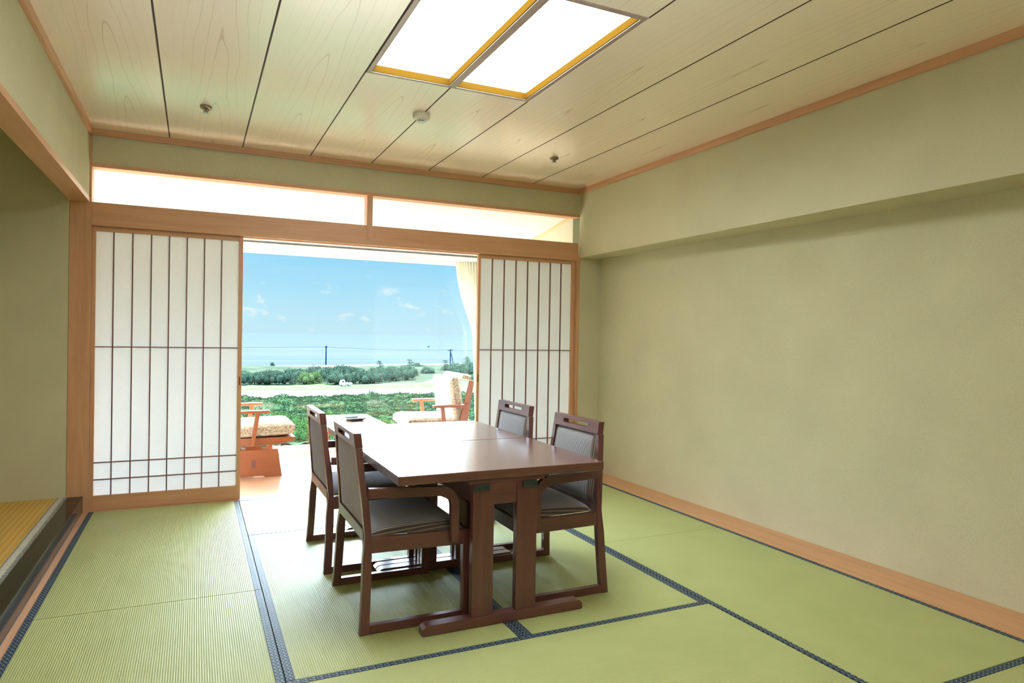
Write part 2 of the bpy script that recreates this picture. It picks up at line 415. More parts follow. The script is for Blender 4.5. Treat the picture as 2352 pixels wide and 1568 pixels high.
# right wall (recessed lower part, beam casing above)
o = quad_prism('wall_right', M_plaster, [(xw(YB), YB), (xw(YB) + .25, YB), (xw(0) + .25, .0), (xw(0), .0)], -.06, 1.93)
struct(o, 'olive sand-plastered right wall', 'wall')
bm = bmesh.new(); box(bm, 3.662, 4.25, YB, .0, 1.89, 2.7, .0)
o = mesh_obj('wall_right_beam', bm, M_plaster); o.name = 'wall_right_upper'; struct(o, 'boxed-out plaster beam above the right wall', 'wall')
o = B1('wall_front_right', M_plaster, [(3.676, 4.25, .0, .12, -.06, 1.89, 0)]); struct(o, 'narrow plaster return beside the right paper screen', 'wall')
# left: small wall above the alcove lintel, lintel, post
o = B1('wall_left', M_plaster, [(-.09, -.014, YB, -.001, 2.045, 2.6, 0)]); struct(o, 'small plaster wall above the alcove lintel', 'wall')
o = B1('trim_3', M_trim['y'], [(-.121, -.010, YB, -.001, 2.012, 2.046, .003)]); struct(o, 'long timber lintel over the alcove opening', 'trim')
o = B1('trim_4', M_trim['z'], [(-.121, -.0005, .0, .105, 0, 2.486, .002)]); struct(o, 'timber corner post left of the paper screen', 'trim')
# alcove (tokonoma)
o = B1('wall_left_alcove', M_plaster, [(-1.05, -.122, .004, .12, 0, 2.7, 0), (-1.15, -1.0, YB, .12, 0, 2.7, 0), (-1.0, -.09, YB, .004, 2.5, 2.6, 0)])
struct(o, 'olive plaster walls of the raised alcove at left', 'wall')
o = B1('alcove_step', M_lacquer, [(-.115, -.029, YB, -.002, 0, .1075, .006)], seg=4); struct(o, 'glossy black lacquered step along the alcove', 'trim'); o.name = 'trim_5'
o = B1('floor_alcove', plain('alcove_sub_floor', lin(120, 100, 70), .7), [(-1.0, -.116, YB, .003, -.06, .05, 0)]); struct(o, 'raised floor under the yellow alcove mat', 'floor')
t = empty('alcove_mat', (0, 0, 0)); tag(t, 'golden yellow tatami mat inside the raised alcove', 'tatami mat')
B1('rush_surface', M_tat_yellow, [(-.995, -.171, -4.6, .002, .051, .106, .001)], t)
B1('border_cloth', M_bord_bw, [(-.1705, -.1165, -4.6, .002, .051, .107, .001)], t)['label'] = 'black and white zigzag border'
# back wall
o = B1('wall_back', M_plaster, [(-1.2, 4.3, YB - .15, YB, -.1, 2.8, 0)]); struct(o, 'plaster back wall behind the camera', 'wall')
# ---- ceiling: boards run from the window wall to the back, opening for the lamp
CZ = 2.4875; LX0, LX1, LY0, LY1 = 1.366, 2.262, -2.868, -1.772
xs = [-.01, .445, .902, 1.364, 1.812, 2.264, 2.722, 3.190, 3.662]
bm = bmesh.new()
for a, b in zip(xs, xs[1:]):
    g = .0036
    if a >= 1.3 and b <= 2.3:
        box(bm, a + g, b - g, LY1 + .001, -.0005, CZ, CZ + .012, .001, 1); box(bm, a + g, b - g, YB, LY0 - .001, CZ, CZ + .012, .001, 1)
    else: box(bm, a + g, b - g, YB, -.0005, CZ, CZ + .012, .001, 1)
o = mesh_obj('ceiling', bm, M_ceil); struct(o, 'ceiling of wide pale cedar boards', 'ceiling')
bm = bmesh.new()
for x0, x1, y0, y1 in [(-.1, LX0, YB, 0.1), (LX1, 3.75, YB, .1), (LX0, LX1, YB, LY0), (LX0, LX1, LY1, .1)]: box(bm, x0, x1, y0, y1, CZ + .0125, CZ + .02)
for xj in xs[1:-1]:
    for y0, y1 in ([(YB, -.001)] if not LX0 - .01 < xj < LX1 + .01 or abs(xj - LX0) < .01 or abs(xj - LX1) < .01 else [(YB, LY0 - .002), (LY1 + .002, -.001)]):
        if abs(xj - LX0) < .01 or abs(xj - LX1) < .01: box(bm, xj - .0030, xj + (.0015 if abs(xj - LX0) < .01 else .0030), YB, LY0 - .002, CZ - .0008, CZ + .0124); box(bm, xj - .0030, xj + .0030, LY1 + .002, -.001, CZ - .0008, CZ + .0124)
        else: box(bm, xj - .0030, xj + .0030, y0, y1, CZ - .0008, CZ + .0124)
o = mesh_obj('ceiling_backing', bm, M_groove); struct(o, 'dark backing seen in the ceiling joints', 'ceiling')
# cornice
o = B1('trim_6', M_trim['x'], [(.0, 3.66, -.018, -.0008, 2.446, CZ - .0005, .001)]); struct(o, 'cornice strip above the window wall', 'trim')
o = B1('trim_7', M_trim['y'], [(-.0135, .006, YB, -.019, 2.443, CZ - .0005, .001)]); struct(o, 'cornice strip above the left wall', 'trim')
o = B1('trim_8', M_trim['y'], [(3.644, 3.6615, YB, -.019, 2.444, CZ - .0005, .001)]); struct(o, 'cornice strip above the right beam', 'trim')
# ---- window wall of the room (transom, head beam, track)
o = B1('wall_front', M_plaster, [(.0, 3.661, .006, .09, 2.268, 2.60, 0)]); struct(o, 'plaster band above the transom openings', 'wall')
o = B1('trim_9', M_trim['x'], [(.0, 3.661, -.001, .10, 2.244, 2.268, .001)]); struct(o, 'slim timber rail above the transom openings', 'trim')
o = B1('trim_10', M_trim['x'], [(.0, 3.655, .004, .10, 1.906, 2.017, .0015)]); struct(o, 'broad timber head beam over the sliding screens', 'trim')
bm = bmesh.new()
box(bm, .0, 3.69, -.006, .022, 1.866, 1.9055, .001); box(bm, .0, 3.675, .022, .060, 1.874, 1.9055); box(bm, .0, 3.675, .060, .070, 1.866, 1.9055); box(bm, .0, 3.675, .070, .105, 1.874, 1.9055); box(bm, .0, 3.675, .105, .115, 1.866, 1.9055)
o = mesh_obj('trim_11', bm, M_trim['x']); struct(o, 'grooved upper door track', 'trim')
o = B1('trim_12', M_trim['z'], [(1.789, 1.831, -.002, .098, 1.9065, 2.2435, .001)]); struct(o, 'short post dividing the two transom openings', 'trim')
o = B1('trim_13', M_trim['z'], [(3.647, 3.676, .0, .11, .0, 1.8655, .001)]); struct(o, 'slim timber jamb at the right of the doorway', 'trim')
bm = bmesh.new()
for y0, y1, zt in [(.0005, .02, .0), (.02, .024, -.003), (.024, .058, -.0005), (.058, .062, -.003), (.062, .13, 0.0)]: box(bm, .0, 3.646, y0, y1, -.055, zt)
o = mesh_obj('trim_14', bm, M_trim['x']); struct(o, 'grooved timber sill of the doorway', 'trim')
# ---- shoji screens
def shoji(name, x0, x1, stl, stt, bars, pull_x, label):
    root = empty(name, ((x0 + x1) / 2, .045, .0015)); struct(root, label, 'sliding screen'); cx = (x0 + x1) / 2
    def X(v): return v - cx
    ya, yb = -.015, .015; zt = 1.869
    bm = bmesh.new()
    box(bm, X(x0), X(x0 + stl), ya, yb, 0, zt, .001); box(bm, X(x1 - stt), X(x1), ya, yb, 0, zt, .001)
    mesh_obj('stile', bm, M_trim['z'], root)
    bm = bmesh.new()
    box(bm, X(x0 + stl), X(x1 - stt), ya + .001, yb, 1.832, zt, .001)
    box(bm, X(x0 + stl), X(x1 - stt), ya + .001, yb, .030, .096, .001); box(bm, X(x0 + stl), X(x1 - stt), ya - .0, yb, .0, .0295, .001)
    mesh_obj('rail', bm, M_trim['x'], root)
    bm = bmesh.new()
    for b in bars: box(bm, X(b) - .0035, X(b) + .0035, ya + .003, ya + .015, .096, 1.832)
    for z in (.2, .3125, 1.074): box(bm, X(x0 + stl), X(x1 - stt), ya + .0035, ya + .0145, z - .0032, z + .0032)
    mesh_obj('lattice', bm, M_bar, root)
    bm = bmesh.new(); box(bm, X(x0 + stl - .002), X(x1 - stt + .002), ya + .0155, ya + .0162, .094, 1.834)
    mesh_obj('paper', bm, M_paper, root)
    B1('pull', M_dark['z'], [(X(pull_x) - .005, X(pull_x) + .005, ya - .0012, ya + .002, .81, .87, .0008)], root)
shoji('door_1', .0005, .918, .022, .026, [.123, .233, .343, .451, .56, .669, .779], .905, 'left white paper sliding screen with vertical lattice')
shoji('door_2', 2.722, 3.642, .022, .034, [2.850, 2.960, 3.069, 3.179, 3.289, 3.398, 3.505], 2.733, 'right white paper sliding screen with vertical lattice')

# ================================================================== SUN ROOM beyond the doorway
EX0, EX1, EY1 = -1.9, 3.665, 1.80
M_eng = wood('polished_veranda_floor', lin(232, 200, 172), lin(222, 186, 156), 'x', .14, .7, coat=1.0)
o = B1('floor_veranda', M_eng, [(EX0, EX1, .1305, EY1 + .0, -.06, -.0005, 0)]); struct(o, 'glossy orange-brown floor of the sun room', 'floor')
o = quad_prism('wall_veranda_right', M_plaster_pale, [(EX1, .121), (EX1 + .2, .121), (EX1 + .2, 2.1), (EX1, 2.1)], -.06, 2.6); struct(o, 'pale right wall of the sun room', 'wall')
o = quad_prism('wall_veranda_left', M_plaster_pale, [(EX0 - .2, .0), (EX0, .0), (EX0, 2.1), (EX0 - .2, 2.1)], -.06, 2.6); struct(o, 'pale left wall of the sun room', 'wall')
o = B1('wall_veranda_back', M_plaster_pale, [(EX0, -.125, .121, .14, -.06, 2.6, 0)]); struct(o, 'pale wall of the sun room behind the alcove', 'wall')
# sloping ceiling: 2.30 at the room side to 2.02 at the window
def slope(name, x0, x1, dz, th, mat, y0=.10, y1=2.1):
    bm = bmesh.new(); zf = lambda y: 2.287 - .151 * (y - 0.0) + dz
    extrude_poly(bm, [(y0, zf(y0)), (y1, zf(y1)), (y1, zf(y1) + th), (y0, zf(y0) + th)], lambda a, b, t: (t, a, b), x0, x1)
    return mesh_obj(name, bm, mat)
M_offwhite = plain('white_ceiling_board', lin(238, 240, 240), .6, bscale=40)
o = slope('ceiling_veranda', EX0, EX1, .012, .06, M_offwhite); struct(o, 'sloping white ceiling of the sun room', 'ceiling')
o = slope('trim_15', 3.645, EX1 - .0005, -.012, .0235, wood('pale_cornice', lin(235, 205, 165), lin(225, 190, 150), 'y'), .125, 1.7); struct(o, 'pale timber cornice at the right of the sun room', 'trim')
# window: wall above and below, frame and pane
o = B1('wall_window', M_offwhite, [(EX0, EX1, EY1, EY1 + .12, 2.0, 2.7, 0), (EX0, EX1, EY1, EY1 + .12, -.1, .035, 0), (3.50, EX1, EY1, EY1 + .12, .035, 2.0, 0), (EX0, -1.7, EY1, EY1 + .12, .035, 2.0, 0)])
struct(o, 'white wall surrounding the picture window', 'wall')
win = empty('window_1', (0.9, EY1 + .03, .035)); struct(win, 'wide picture window facing the sea', 'window')
bm = bmesh.new()
for a in [(-2.6, 2.6, -.03, .04, 0, .035), (-2.6, 2.6, -.03, .04, 1.945, 1.965), (-2.6, -2.56, -.03, .04, .035, 1.945), (2.56, 2.6, -.03, .04, .035, 1.945), (-.66, -.62, -.03, .04, .035, 1.945)]: box(bm, *a, bevel=.002)
mesh_obj('window_frame', bm, M_alum, win)
bm = bmesh.new(); box(bm, -2.56, 2.56, .0, .005, .035, 1.945); mesh_obj('pane', bm, M_glass, win)
B1('window_sill', M_white, [(-2.6, 2.6, -.075, -.031, -.036, .018, .003)], win)
# blind box above the window
o = B1('curtain_box', M_offwhite, [(-1.8, 3.52, 1.62, 1.795, 1.995, 2.03, .003)]); struct(o, 'white pelmet above the window', 'trim'); o.name = 'trim_16'

# ================================================================== CEILING LIGHT
t = empty('ceiling_light', ((LX0 + LX1) / 2, (LY0 + LY1) / 2, CZ)); tag(t, 'large square two-panel ceiling light set flush into the boards', 'ceiling light')
cx, cy = (LX0 + LX1) / 2, (LY0 + LY1) / 2; hx, hy = (LX1 - LX0) / 2 - .0015, (LY1 - LY0) / 2 - .0015
M_lf = wood('grey_brown_frame', lin(168, 146, 132), lin(146, 124, 112), 'y', .35)
M_warm = plain('honey_lining', (.085, .043, .005, 1), .9, spec=0)
bm = bmesh.new(); fw = .022
for a in [(-hx, hx, -hy, -hy + fw), (-hx, hx, hy - fw, hy), (-hx, -hx + fw, -hy + fw, hy - fw), (hx - fw, hx, -hy + fw, hy - fw)]: box(bm, *a, -.004, .03, .0015)
mesh_obj('frame', bm, M_lf, t)
B1('divider', M_lf, [(-.019, .019, -hy + fw, hy - fw, -.004, .03, .0015)], t)
bm = bmesh.new(); l = .004
for s0, s1 in [(-hx + fw, -.019), (.019, hx - fw)]:
    for a in [(s0, s1, -hy + fw, -hy + fw + l), (s0, s1, hy - fw - l, hy - fw), (s0, s0 + l, -hy + fw + l, hy - fw - l), (s1 - l, s1, -hy + fw + l, hy - fw - l)]: box(bm, *a, .0, .052)
mesh_obj('lining', bm, M_warm, t)
for s0, s1 in [(-hx + fw + l, -.019 - l), (.019 + l, hx - fw - l)]:
    B1('diffuser', M_lamp, [(s0, s1, -hy + fw + l, hy - fw - l, .034, .038, 0)], t)
bm = bmesh.new(); box(bm, -hx, hx, -hy, hy, .054, .07); mesh_obj('housing', bm, M_white, t)

# smoke detector and sprinklers
M_det = plain('beige_plastic', lin(205, 196, 172), .4, bscale=60)
t = empty('smoke_detector', (1.802, -1.298, CZ)); tag(t, 'round beige smoke detector on the ceiling in front of the light', 'smoke detector')
bm = bmesh.new(); lathe(bm, [(.048, 0), (.0505, -.004), (.0505, -.024), (.047, -.031), (.030, -.036), (.0, -.036)][:5] + [(.001, -.036)], 40); mesh_obj('base', bm, M_det, t, True, 35)
bm = bmesh.new(); lathe(bm, [(.026, -.035), (.024, -.037), (.024, -.039), (.001, -.039)], 24); lathe(bm, [(.018, -.050), (.018, -.052), (.001, -.052)], 24)
for i in range(10):
    a = 2 * PI * i / 10; tube(bm, [(.028 * math.cos(a), .028 * math.sin(a), -.035), (.024 * math.cos(a), .024 * math.sin(a), -.045), (.015 * math.cos(a), .015 * math.sin(a), -.052)], .0016, 6)
for rr, zz in ((.026, -.042), (.021, -.049)):
    k = 28; tube(bm, [(rr * math.cos(2 * PI * i / k), rr * math.sin(2 * PI * i / k), zz) for i in range(k + 1)], .0013, 6)
mesh_obj('sensor_cage', bm, plain('pale_green_plastic', lin(225, 232, 215), .3), t)
bm = bmesh.new(); lathe(bm, [(.017, -.037), (.017, -.050), (.001, -.050)], 20); mesh_obj('sensor', bm, plain('dark_sensor', lin(70, 84, 70), .4), t)
M_spr = plain('brass_grey', lin(150, 130, 110), .35, metal=.6)
def sprinkler(loc, label):
    t = empty('sprinkler_head', loc); tag(t, label, 'sprinkler', 'ceiling sprinklers')
    bm = bmesh.new(); lathe(bm, [(.031, 0), (.033, -.004), (.030, -.012), (.020, -.016), (.001, -.016)], 28); mesh_obj('escutcheon', bm, M_spr, t, True, 35)
    bm = bmesh.new(); lathe(bm, [(.007, -.014), (.007, -.034), (.001, -.034)], 12)
    for s in (-1, 1): tube(bm, [(s * .010, 0, -.014), (s * .015, 0, -.022), (s * .004, 0, -.036)], .002, 6)
    mesh_obj('frame_arms', bm, M_spr, t)
    bm = bmesh.new()
    for i in range(12):
        a = 2 * PI * i / 12; c, s = math.cos(a), math.sin(a)
        box(bm, -.0022, .0022, .006, .019, -.0375, -.036)
        vs = list(bm.verts)[-8:]; bmesh.ops.rotate(bm, verts=vs, cent=(0, 0, 0), matrix=Matrix.Rotation(a, 3, 'Z'))
    lathe(bm, [(.008, -.0358), (.008, -.0378), (.001, -.0378)], 16); mesh_obj('deflector', bm, M_greymetal, t)
sprinkler((.657, -.828, CZ), 'small sprinkler head on the ceiling at the left near the alcove side')
sprinkler((2.949, -.824, CZ), 'small sprinkler head on the ceiling at the right near the beam')

# ================================================================== DINING TABLES
def table(yc, label):
    """built around its centre; 0.934 wide, 0.762 deep, 0.64 high"""
    t = empty('dining_table', (1.7995, yc, .0015)); tag(t, label, 'table', 'pair of dark dining tables pushed together')
    hx, hy = .467, .381
    B1('tabletop', M_top, [(-hx, hx, -hy, hy, .602, .6385, .003)], t, seg=3)
    for s in (-1, 1):
        y = s * (hy - .026)          # centre plane of each leg pair
        B1('cleat', M_dark['x'], [(-.170, .175, y - .016, y + .018, .583, .6015, .002)], t)
        for x0, x1 in ((-.152, -.058), (.046, .141)):
            lg = B1('leg', M_dark['z'], [(x0, x1, y - .017, y + .017, .034, .5825, .004)], t)
        B1('stretcher', M_dark['x'], [(-.0575, .0455, y - .014, y + .012, .494, .5825, .002)], t)
        bm = bmesh.new(); zf = .040
        extrude_poly(bm, [(-.361, .004), (-.361, .026), (-.345, zf - .002), (-.335, zf), (.345, zf), (.355, zf - .002), (.368, .026), (.368, .004), (.360, .0), (-.353, .0)], lambda a, b, u: (a, u, b), y - .026, y + .026, .003)
        mesh_obj('foot', bm, M_dark['x'], t, False)
        for x in (-.1175, .103):
            ys = y - s * .0; f = y + s * .0175
            bm = bmesh.new(); y0, y1 = sorted((f, f + s * .013)); box(bm, x - .033, x + .033, y0, y1, .556, .5815, .002)
            br = mesh_obj('bracket', bm, plain('green_black_plastic', lin(44, 56, 54), .4) if 'M_br' not in globals() else M_br, t)
            globals()['M_br'] = br.data.materials[0]
            for q in (-.015, .015):
                bm = bmesh.new(); k = 14; ring = lambda yy, r: [(x + q + r * math.cos(2 * PI * i / k), yy, .569 + r * math.sin(2 * PI * i / k)) for i in range(k)]
                loft(bm, [ring(f + s * .0128, .0045), ring(f + s * .0142, .0045)])
                mesh_obj('screw', bm, M_scr, br)
    # long rails between the leg pairs
    for x in (-.145, .12): B1('side_rail', M_dark['y'], [(x, x + .022, -hy + .045, hy - .045, .50, .6, .002)], t)
    return t
M_scr = plain('black_screw', (.01, .012, .012, 1), .4)
table(-2.211, 'near dark brown wooden dining table with two broad legs facing the camera')
table(-1.4425, 'far dark brown dining table pushed against the near one, nearer the doorway')

# ================================================================== DINING CHAIRS
def lerp(a, b, t): return a + (b - a) * t
def halfw(z):  # outer half width of the rear legs at height z
    pts = [(0, .302), (.37, .272), (.53, .252), (.785, .2175)]
    for (a, b), (c, d_) in zip(pts, pts[1:]):
        if z <= c: return lerp(b, d_, (z - a) / (c - a))
    return pts[-1][1]
REAR = [(0.0, .000, .037), (.10, .007, .042), (.20, .011, .046), (.276, .013, .049), (.32, .018, .050), (.378, .023, .049), (.447, .017, .045), (.516, .011, .040), (.62, .000, .025), (.726, -.011, .018)]
def chair_proto():
    t = empty('dining_chair')
    th = .030
    for s in (-1, 1):
        bm = bmesh.new(); rings = []
        for z, x0, x1 in REAR:
            ho = halfw(z); hi = ho - th
            rings.append([(x0, s * ho, z), (x1, s * ho, z), (x1, s * hi, z), (x0, s * hi, z)])
        loft(bm, rings); es = [e for e in bm.edges if abs(e.verts[0].co.z - e.verts[1].co.z) > .01]
        bmesh.ops.bevel(bm, geom=es, offset=.003, segments=2, profile=.7, affect='EDGES')
        mesh_obj('rear_leg', bm, M_dark['z'], t)
        bm = bmesh.new(); loft(bm, [[(.432, s * .302, 0), (.468, s * .302, 0), (.468, s * .268, 0), (.432, s * .268, 0)], [(.432, s * .290, .372), (.468, s * .290, .372), (.468, s * .256, .372), (.432, s * .256, .372)]])
        es = [e for e in bm.edges if abs(e.verts[0].co.z - e.verts[1].co.z) > .01]; bmesh.ops.bevel(bm, geom=es, offset=.003, segments=2, profile=.7, affect='EDGES')
        mesh_obj('front_leg', bm, M_dark['z'], t)
        y0, y1 = sorted((s * .300, s * .271)); B1('runner', M_dark['x'], [(.038, .4315, y0, y1, .001, .034, .002)], t)
        # side seat rail, following the taper
        bm = bmesh.new(); r = []
        for x in (.050, .4315):
            yo = s * lerp(.271, .289, (x - .05) / .38); yi = yo - s * .024
            r.append([(x, yo, .311), (x, yo, .372), (x, yi, .372), (x, yi, .311)])
        loft(bm, r); mesh_obj('seat_rail', bm, M_dark['x'], t)
        # bent arm: outline in x-z, extruded sideways
        out = [(.036, .571), (.305, .566)] + [(.325 + .078 * math.sin(a), .488 + .078 * math.cos(a)) for a in [k * PI / 2 / 9 for k in range(10)]] + [(.404, .33)]
        inn = [(.371, .33)] + [(.325 + .043 * math.cos(a), .482 + .045 * math.sin(a)) for a in [k * PI / 2 / 9 for k in range(10)]] + [(.305, .528), (.036, .532)]
        bm = bmesh.new()
        extrude_poly(bm, out + inn, lambda a, b, u, s=s: (a, s * (lerp(.248, .2915, min(1, max(0, (a - .036) / .34))) + u), b), -.001, .028, .004)
        mesh_obj('armrest', bm, M_dark['x'], t)
    # head rail with slot, slightly curved
    bm = bmesh.new(); prof = [(-.0185, .7855), (.0125, .7755), (.0195, .7275), (-.011, .7275)]
    def xo(y): return 0.0
    bm2 = bm; y_e = .2175; sl = .108; z0, z1 = .7275, .7855; s0, s1 = .7475, .7695
    ylist = [-y_e, -sl - .0105] ; 
    def xb(z): return -.011 - (z - z0) / (z1 - z0) * .0075
    def ring(y, za, zb): return [(xb(za), y, za), (xb(za) + .031, y, za), (xb(zb) + .031, y, zb), (xb(zb), y, zb)]
    # front view outline with rounded slot, as a face with a hole bridged per column
    ys = [-y_e, -.118] + [-.108 - .0105 * math.cos(a) for a in [k * PI / 2 / 5 for k in range(6)]] + [.108 + .0105 * math.sin(a) for a in [k * PI / 2 / 5 for k in range(6)]] + [.1186, y_e]
    ys = sorted(set(round(v, 5) for v in ys)); zc = (s0 + s1) / 2; hr = (s1 - s0) / 2
    def slot(y):
        if abs(y) >= .1185: return 0
        if abs(y) <= .108: return hr
        return hr * math.sqrt(max(0, 1 - ((abs(y) - .108) / .0105) ** 2))
    cols = []
    for y in ys:
        h = slot(y); zz = [z0, zc - h, zc + h, z1]
        cols.append([[bm.verts.new((xb(z) + dx, y, z)) for z in zz] for dx in (0, .031)])
    for i in range(len(cols) - 1):
        A, Bc = cols[i], cols[i + 1]
        for f in (0, 1):
            for j in (0, 2):
                bm.faces.new([A[f][j], Bc[f][j], Bc[f][j + 1], A[f][j + 1]])
        for j in (0, 3): bm.faces.new([A[0][j], A[1][j], Bc[1][j], Bc[0][j]])
        if slot(ys[i]) > 0 or slot(ys[i + 1]) > 0:
            for j in (1, 2): bm.faces.new([A[0][j], A[1][j], Bc[1][j], Bc[0][j]])
    for c in (cols[0], cols[-1]):
        bm.faces.new([c[0][0], c[0][1], c[1][1], c[1][0]]); bm.faces.new([c[0][2], c[0][3], c[1][3], c[1][2]])
    bmesh.ops.remove_doubles(bm, verts=bm.verts, dist=.00005)
    mesh_obj('head_rail', bm, M_dark['y'], t)
    # lower back rail with rounded brackets into the legs
    bm = bmesh.new(); hw_ = .243
    low = [(-hw_, .30), (-hw_ + .004, .33)] + [(-hw_ + .026 - .022 * math.cos(a), .338 + .018 * math.sin(a)) for a in [k * PI / 2 / 5 for k in range(6)]]
    outl = low + [(-p_[0], p_[1]) for p_ in low[::-1]] + [(hw_ - .004, .402), (-hw_ + .004, .402)]
    extrude_poly(bm, outl, lambda a, b, u: (u, a, b), .020, .040, .0015); mesh_obj('back_rail', bm, M_dark['y'], t)
    bm = bmesh.new(); k = 16; rg = lambda x, r: [(x, .0 + r * .7 * math.cos(2 * PI * i / k), .380 + r * 1.5 * math.sin(2 * PI * i / k)) for i in range(k)]
    loft(bm, [rg(.0205, .005), rg(.0185, .0048)]); o = mesh_obj('inspection_seal', bm, plain('cream_seal', lin(225, 210, 150), .5), t); o['label'] = 'small cream oval sticker'
    # front seat rail
    B1('front_rail', M_dark['y'], [(.436, .462, -.256, .256, .312, .371, .002)], t)
    # seat cushion: domed top, soft edges
    bm = bmesh.new(); N, K = 26, 26; grid = []
    def cush(u, v):   # u,v in -1..1
        x = .247 + u * .192; y = v * lerp(.240, .268, (u + 1) / 2)
        e = max(abs(u), abs(v)); dome = (1 - abs(u) ** 4) * (1 - abs(v) ** 4)
        return x, y, .3735 + .026 * min(1, (1 - abs(u) ** 14)) * min(1, (1 - abs(v) ** 14)) + .016 * dome
    top = [[bm.verts.new(cush(-1 + 2 * i / N, -1 + 2 * j / K)) for j in range(K + 1)] for i in range(N + 1)]
    for i in range(N):
        for j in range(K): bm.faces.new([top[i][j], top[i + 1][j], top[i + 1][j + 1], top[i][j + 1]])
    rim = [top[i][0] for i in range(N + 1)] + [top[N][j] for j in range(1, K + 1)] + [top[i][K] for i in range(N - 1, -1, -1)] + [top[0][j] for j in range(K - 1, 0, -1)]
    lowv = [bm.verts.new((v.co.x, v.co.y, .3725)) for v in rim]
    for i in range(len(rim)): bm.faces.new([rim[i], lowv[i], lowv[(i + 1) % len(rim)], rim[(i + 1) % len(rim)]])
    bm.faces.new(lowv); mesh_obj('seat_cushion', bm, M_fab, t, True, 60)
    # upholstered back: striped front pad, tweed rear panel, following taper and rake
    def pad(name, mat, xoff, bulge, sgn, inset=.0):
        bm = bmesh.new(); N, K = 20, 20
        def P(u, v):
            z = lerp(.405, .7255, (u + 1) / 2); hw2 = halfw(z) - .031 - inset; y = v * hw2
            i_ = 0
            for (za, a0, a1), (zb, b0, b1) in zip(REAR, REAR[1:]):
                if za <= z <= zb: i_ = (lerp(a0, b0, (z - za) / (zb - za)), lerp(a1, b1, (z - za) / (zb - za)))
            c = (i_[0] + i_[1]) / 2
            return (c + sgn * (xoff + bulge * (1 - abs(u) ** 10) * (1 - abs(v) ** 10) + bulge * .8 * (1 - u * u) * (1 - v * v)), y, z)
        g = [[bm.verts.new(P(-1 + 2 * i / N, -1 + 2 * j / K)) for j in range(K + 1)] for i in range(N + 1)]
        for i in range(N):
            for j in range(K): bm.faces.new([g[i][j], g[i + 1][j], g[i + 1][j + 1], g[i][j + 1]])
        rim = [g[i][0] for i in range(N + 1)] + [g[N][j] for j in range(1, K + 1)] + [g[i][K] for i in range(N - 1, -1, -1)] + [g[0][j] for j in range(K - 1, 0, -1)]
        lw = [bm.verts.new((v.co.x - sgn * (xoff + .0), v.co.y, v.co.z)) for v in rim]
        for i in range(len(rim)): bm.faces.new([rim[i], lw[i], lw[(i + 1) % len(rim)], rim[(i + 1) % len(rim)]])
        bm.faces.new(lw); mesh_obj(name, bm, mat, t, True, 60)
    pad('back_cushion', M_fab_back, .004, .012, 1); pad('back_panel', M_tweed, .006, .007, -1, .002)
    return t
proto = chair_proto()
G = 'dark dining chairs with striped seats'
tag(proto, 'dark wooden dining chair with grey tweed back at the near left side of the table', 'chair', G); proto.location = (1.215, -2.186, .0015)
for loc, rz, lab in [((1.203, -1.440, .0015), 0, 'dark wooden dining chair with grey tweed back at the far left, nearer the doorway'),
                     ((2.380, -2.171, .0015), PI, 'dark dining chair at the near right with its striped cushion facing the table'),
                     ((2.380, -1.432, .0015), PI, 'dark dining chair at the far right, in front of the right paper screen')]:
    c = copy_tree(proto); c.location = loc; c.rotation_euler = (0, 0, rz); c['label'] = lab

# ================================================================== SUN ROOM FURNITURE
# low table with dark tray
t = empty('low_table', (1.905, .945, .0)); tag(t, 'low table with a white-lit top between the two armchairs', 'table')
B1('tabletop', wood('polished_table_top', lin(200, 160, 130), lin(180, 138, 108), 'y', .2, .6, coat=1.0), [(-.300, .205, -.62, .365, .385, .425, .006)], t)
for sx in (-1, 1):
    for sy in (-1, 1):
        x0, x1 = sorted((sx * .160, sx * .195)); y0, y1 = sorted((sy * .295, sy * .35)); B1('leg', M_orange['z'], [(x0, x1, y0, y1, .0005, .3845, .003)], t)
B1('apron', M_orange['y'], [(-.185, -.165, -.294, .294, .32, .3845, .002)], t); B1('apron', M_orange['y'], [(.165, .185, -.294, .294, .32, .3845, .002)], t)
# square ashtray / tray
t = empty('ashtray', (1.902, .865, .4255), .25); tag(t, 'square dark green-grey ashtray on the low table by the window', 'ashtray')
bm = bmesh.new(); sq = lambda h, z: [(-h, -h, z), (h, -h, z), (h, h, z), (-h, h, z)]
loft(bm, [sq(.052, 0), sq(.056, .003), sq(.082, .021), sq(.083, .024), sq(.079, .024), sq(.052, .007), sq(.02, .006)]); mesh_obj('tray', bm, plain('dark_glazed_ceramic', lin(62, 78, 82), .2, spec=.6), t)

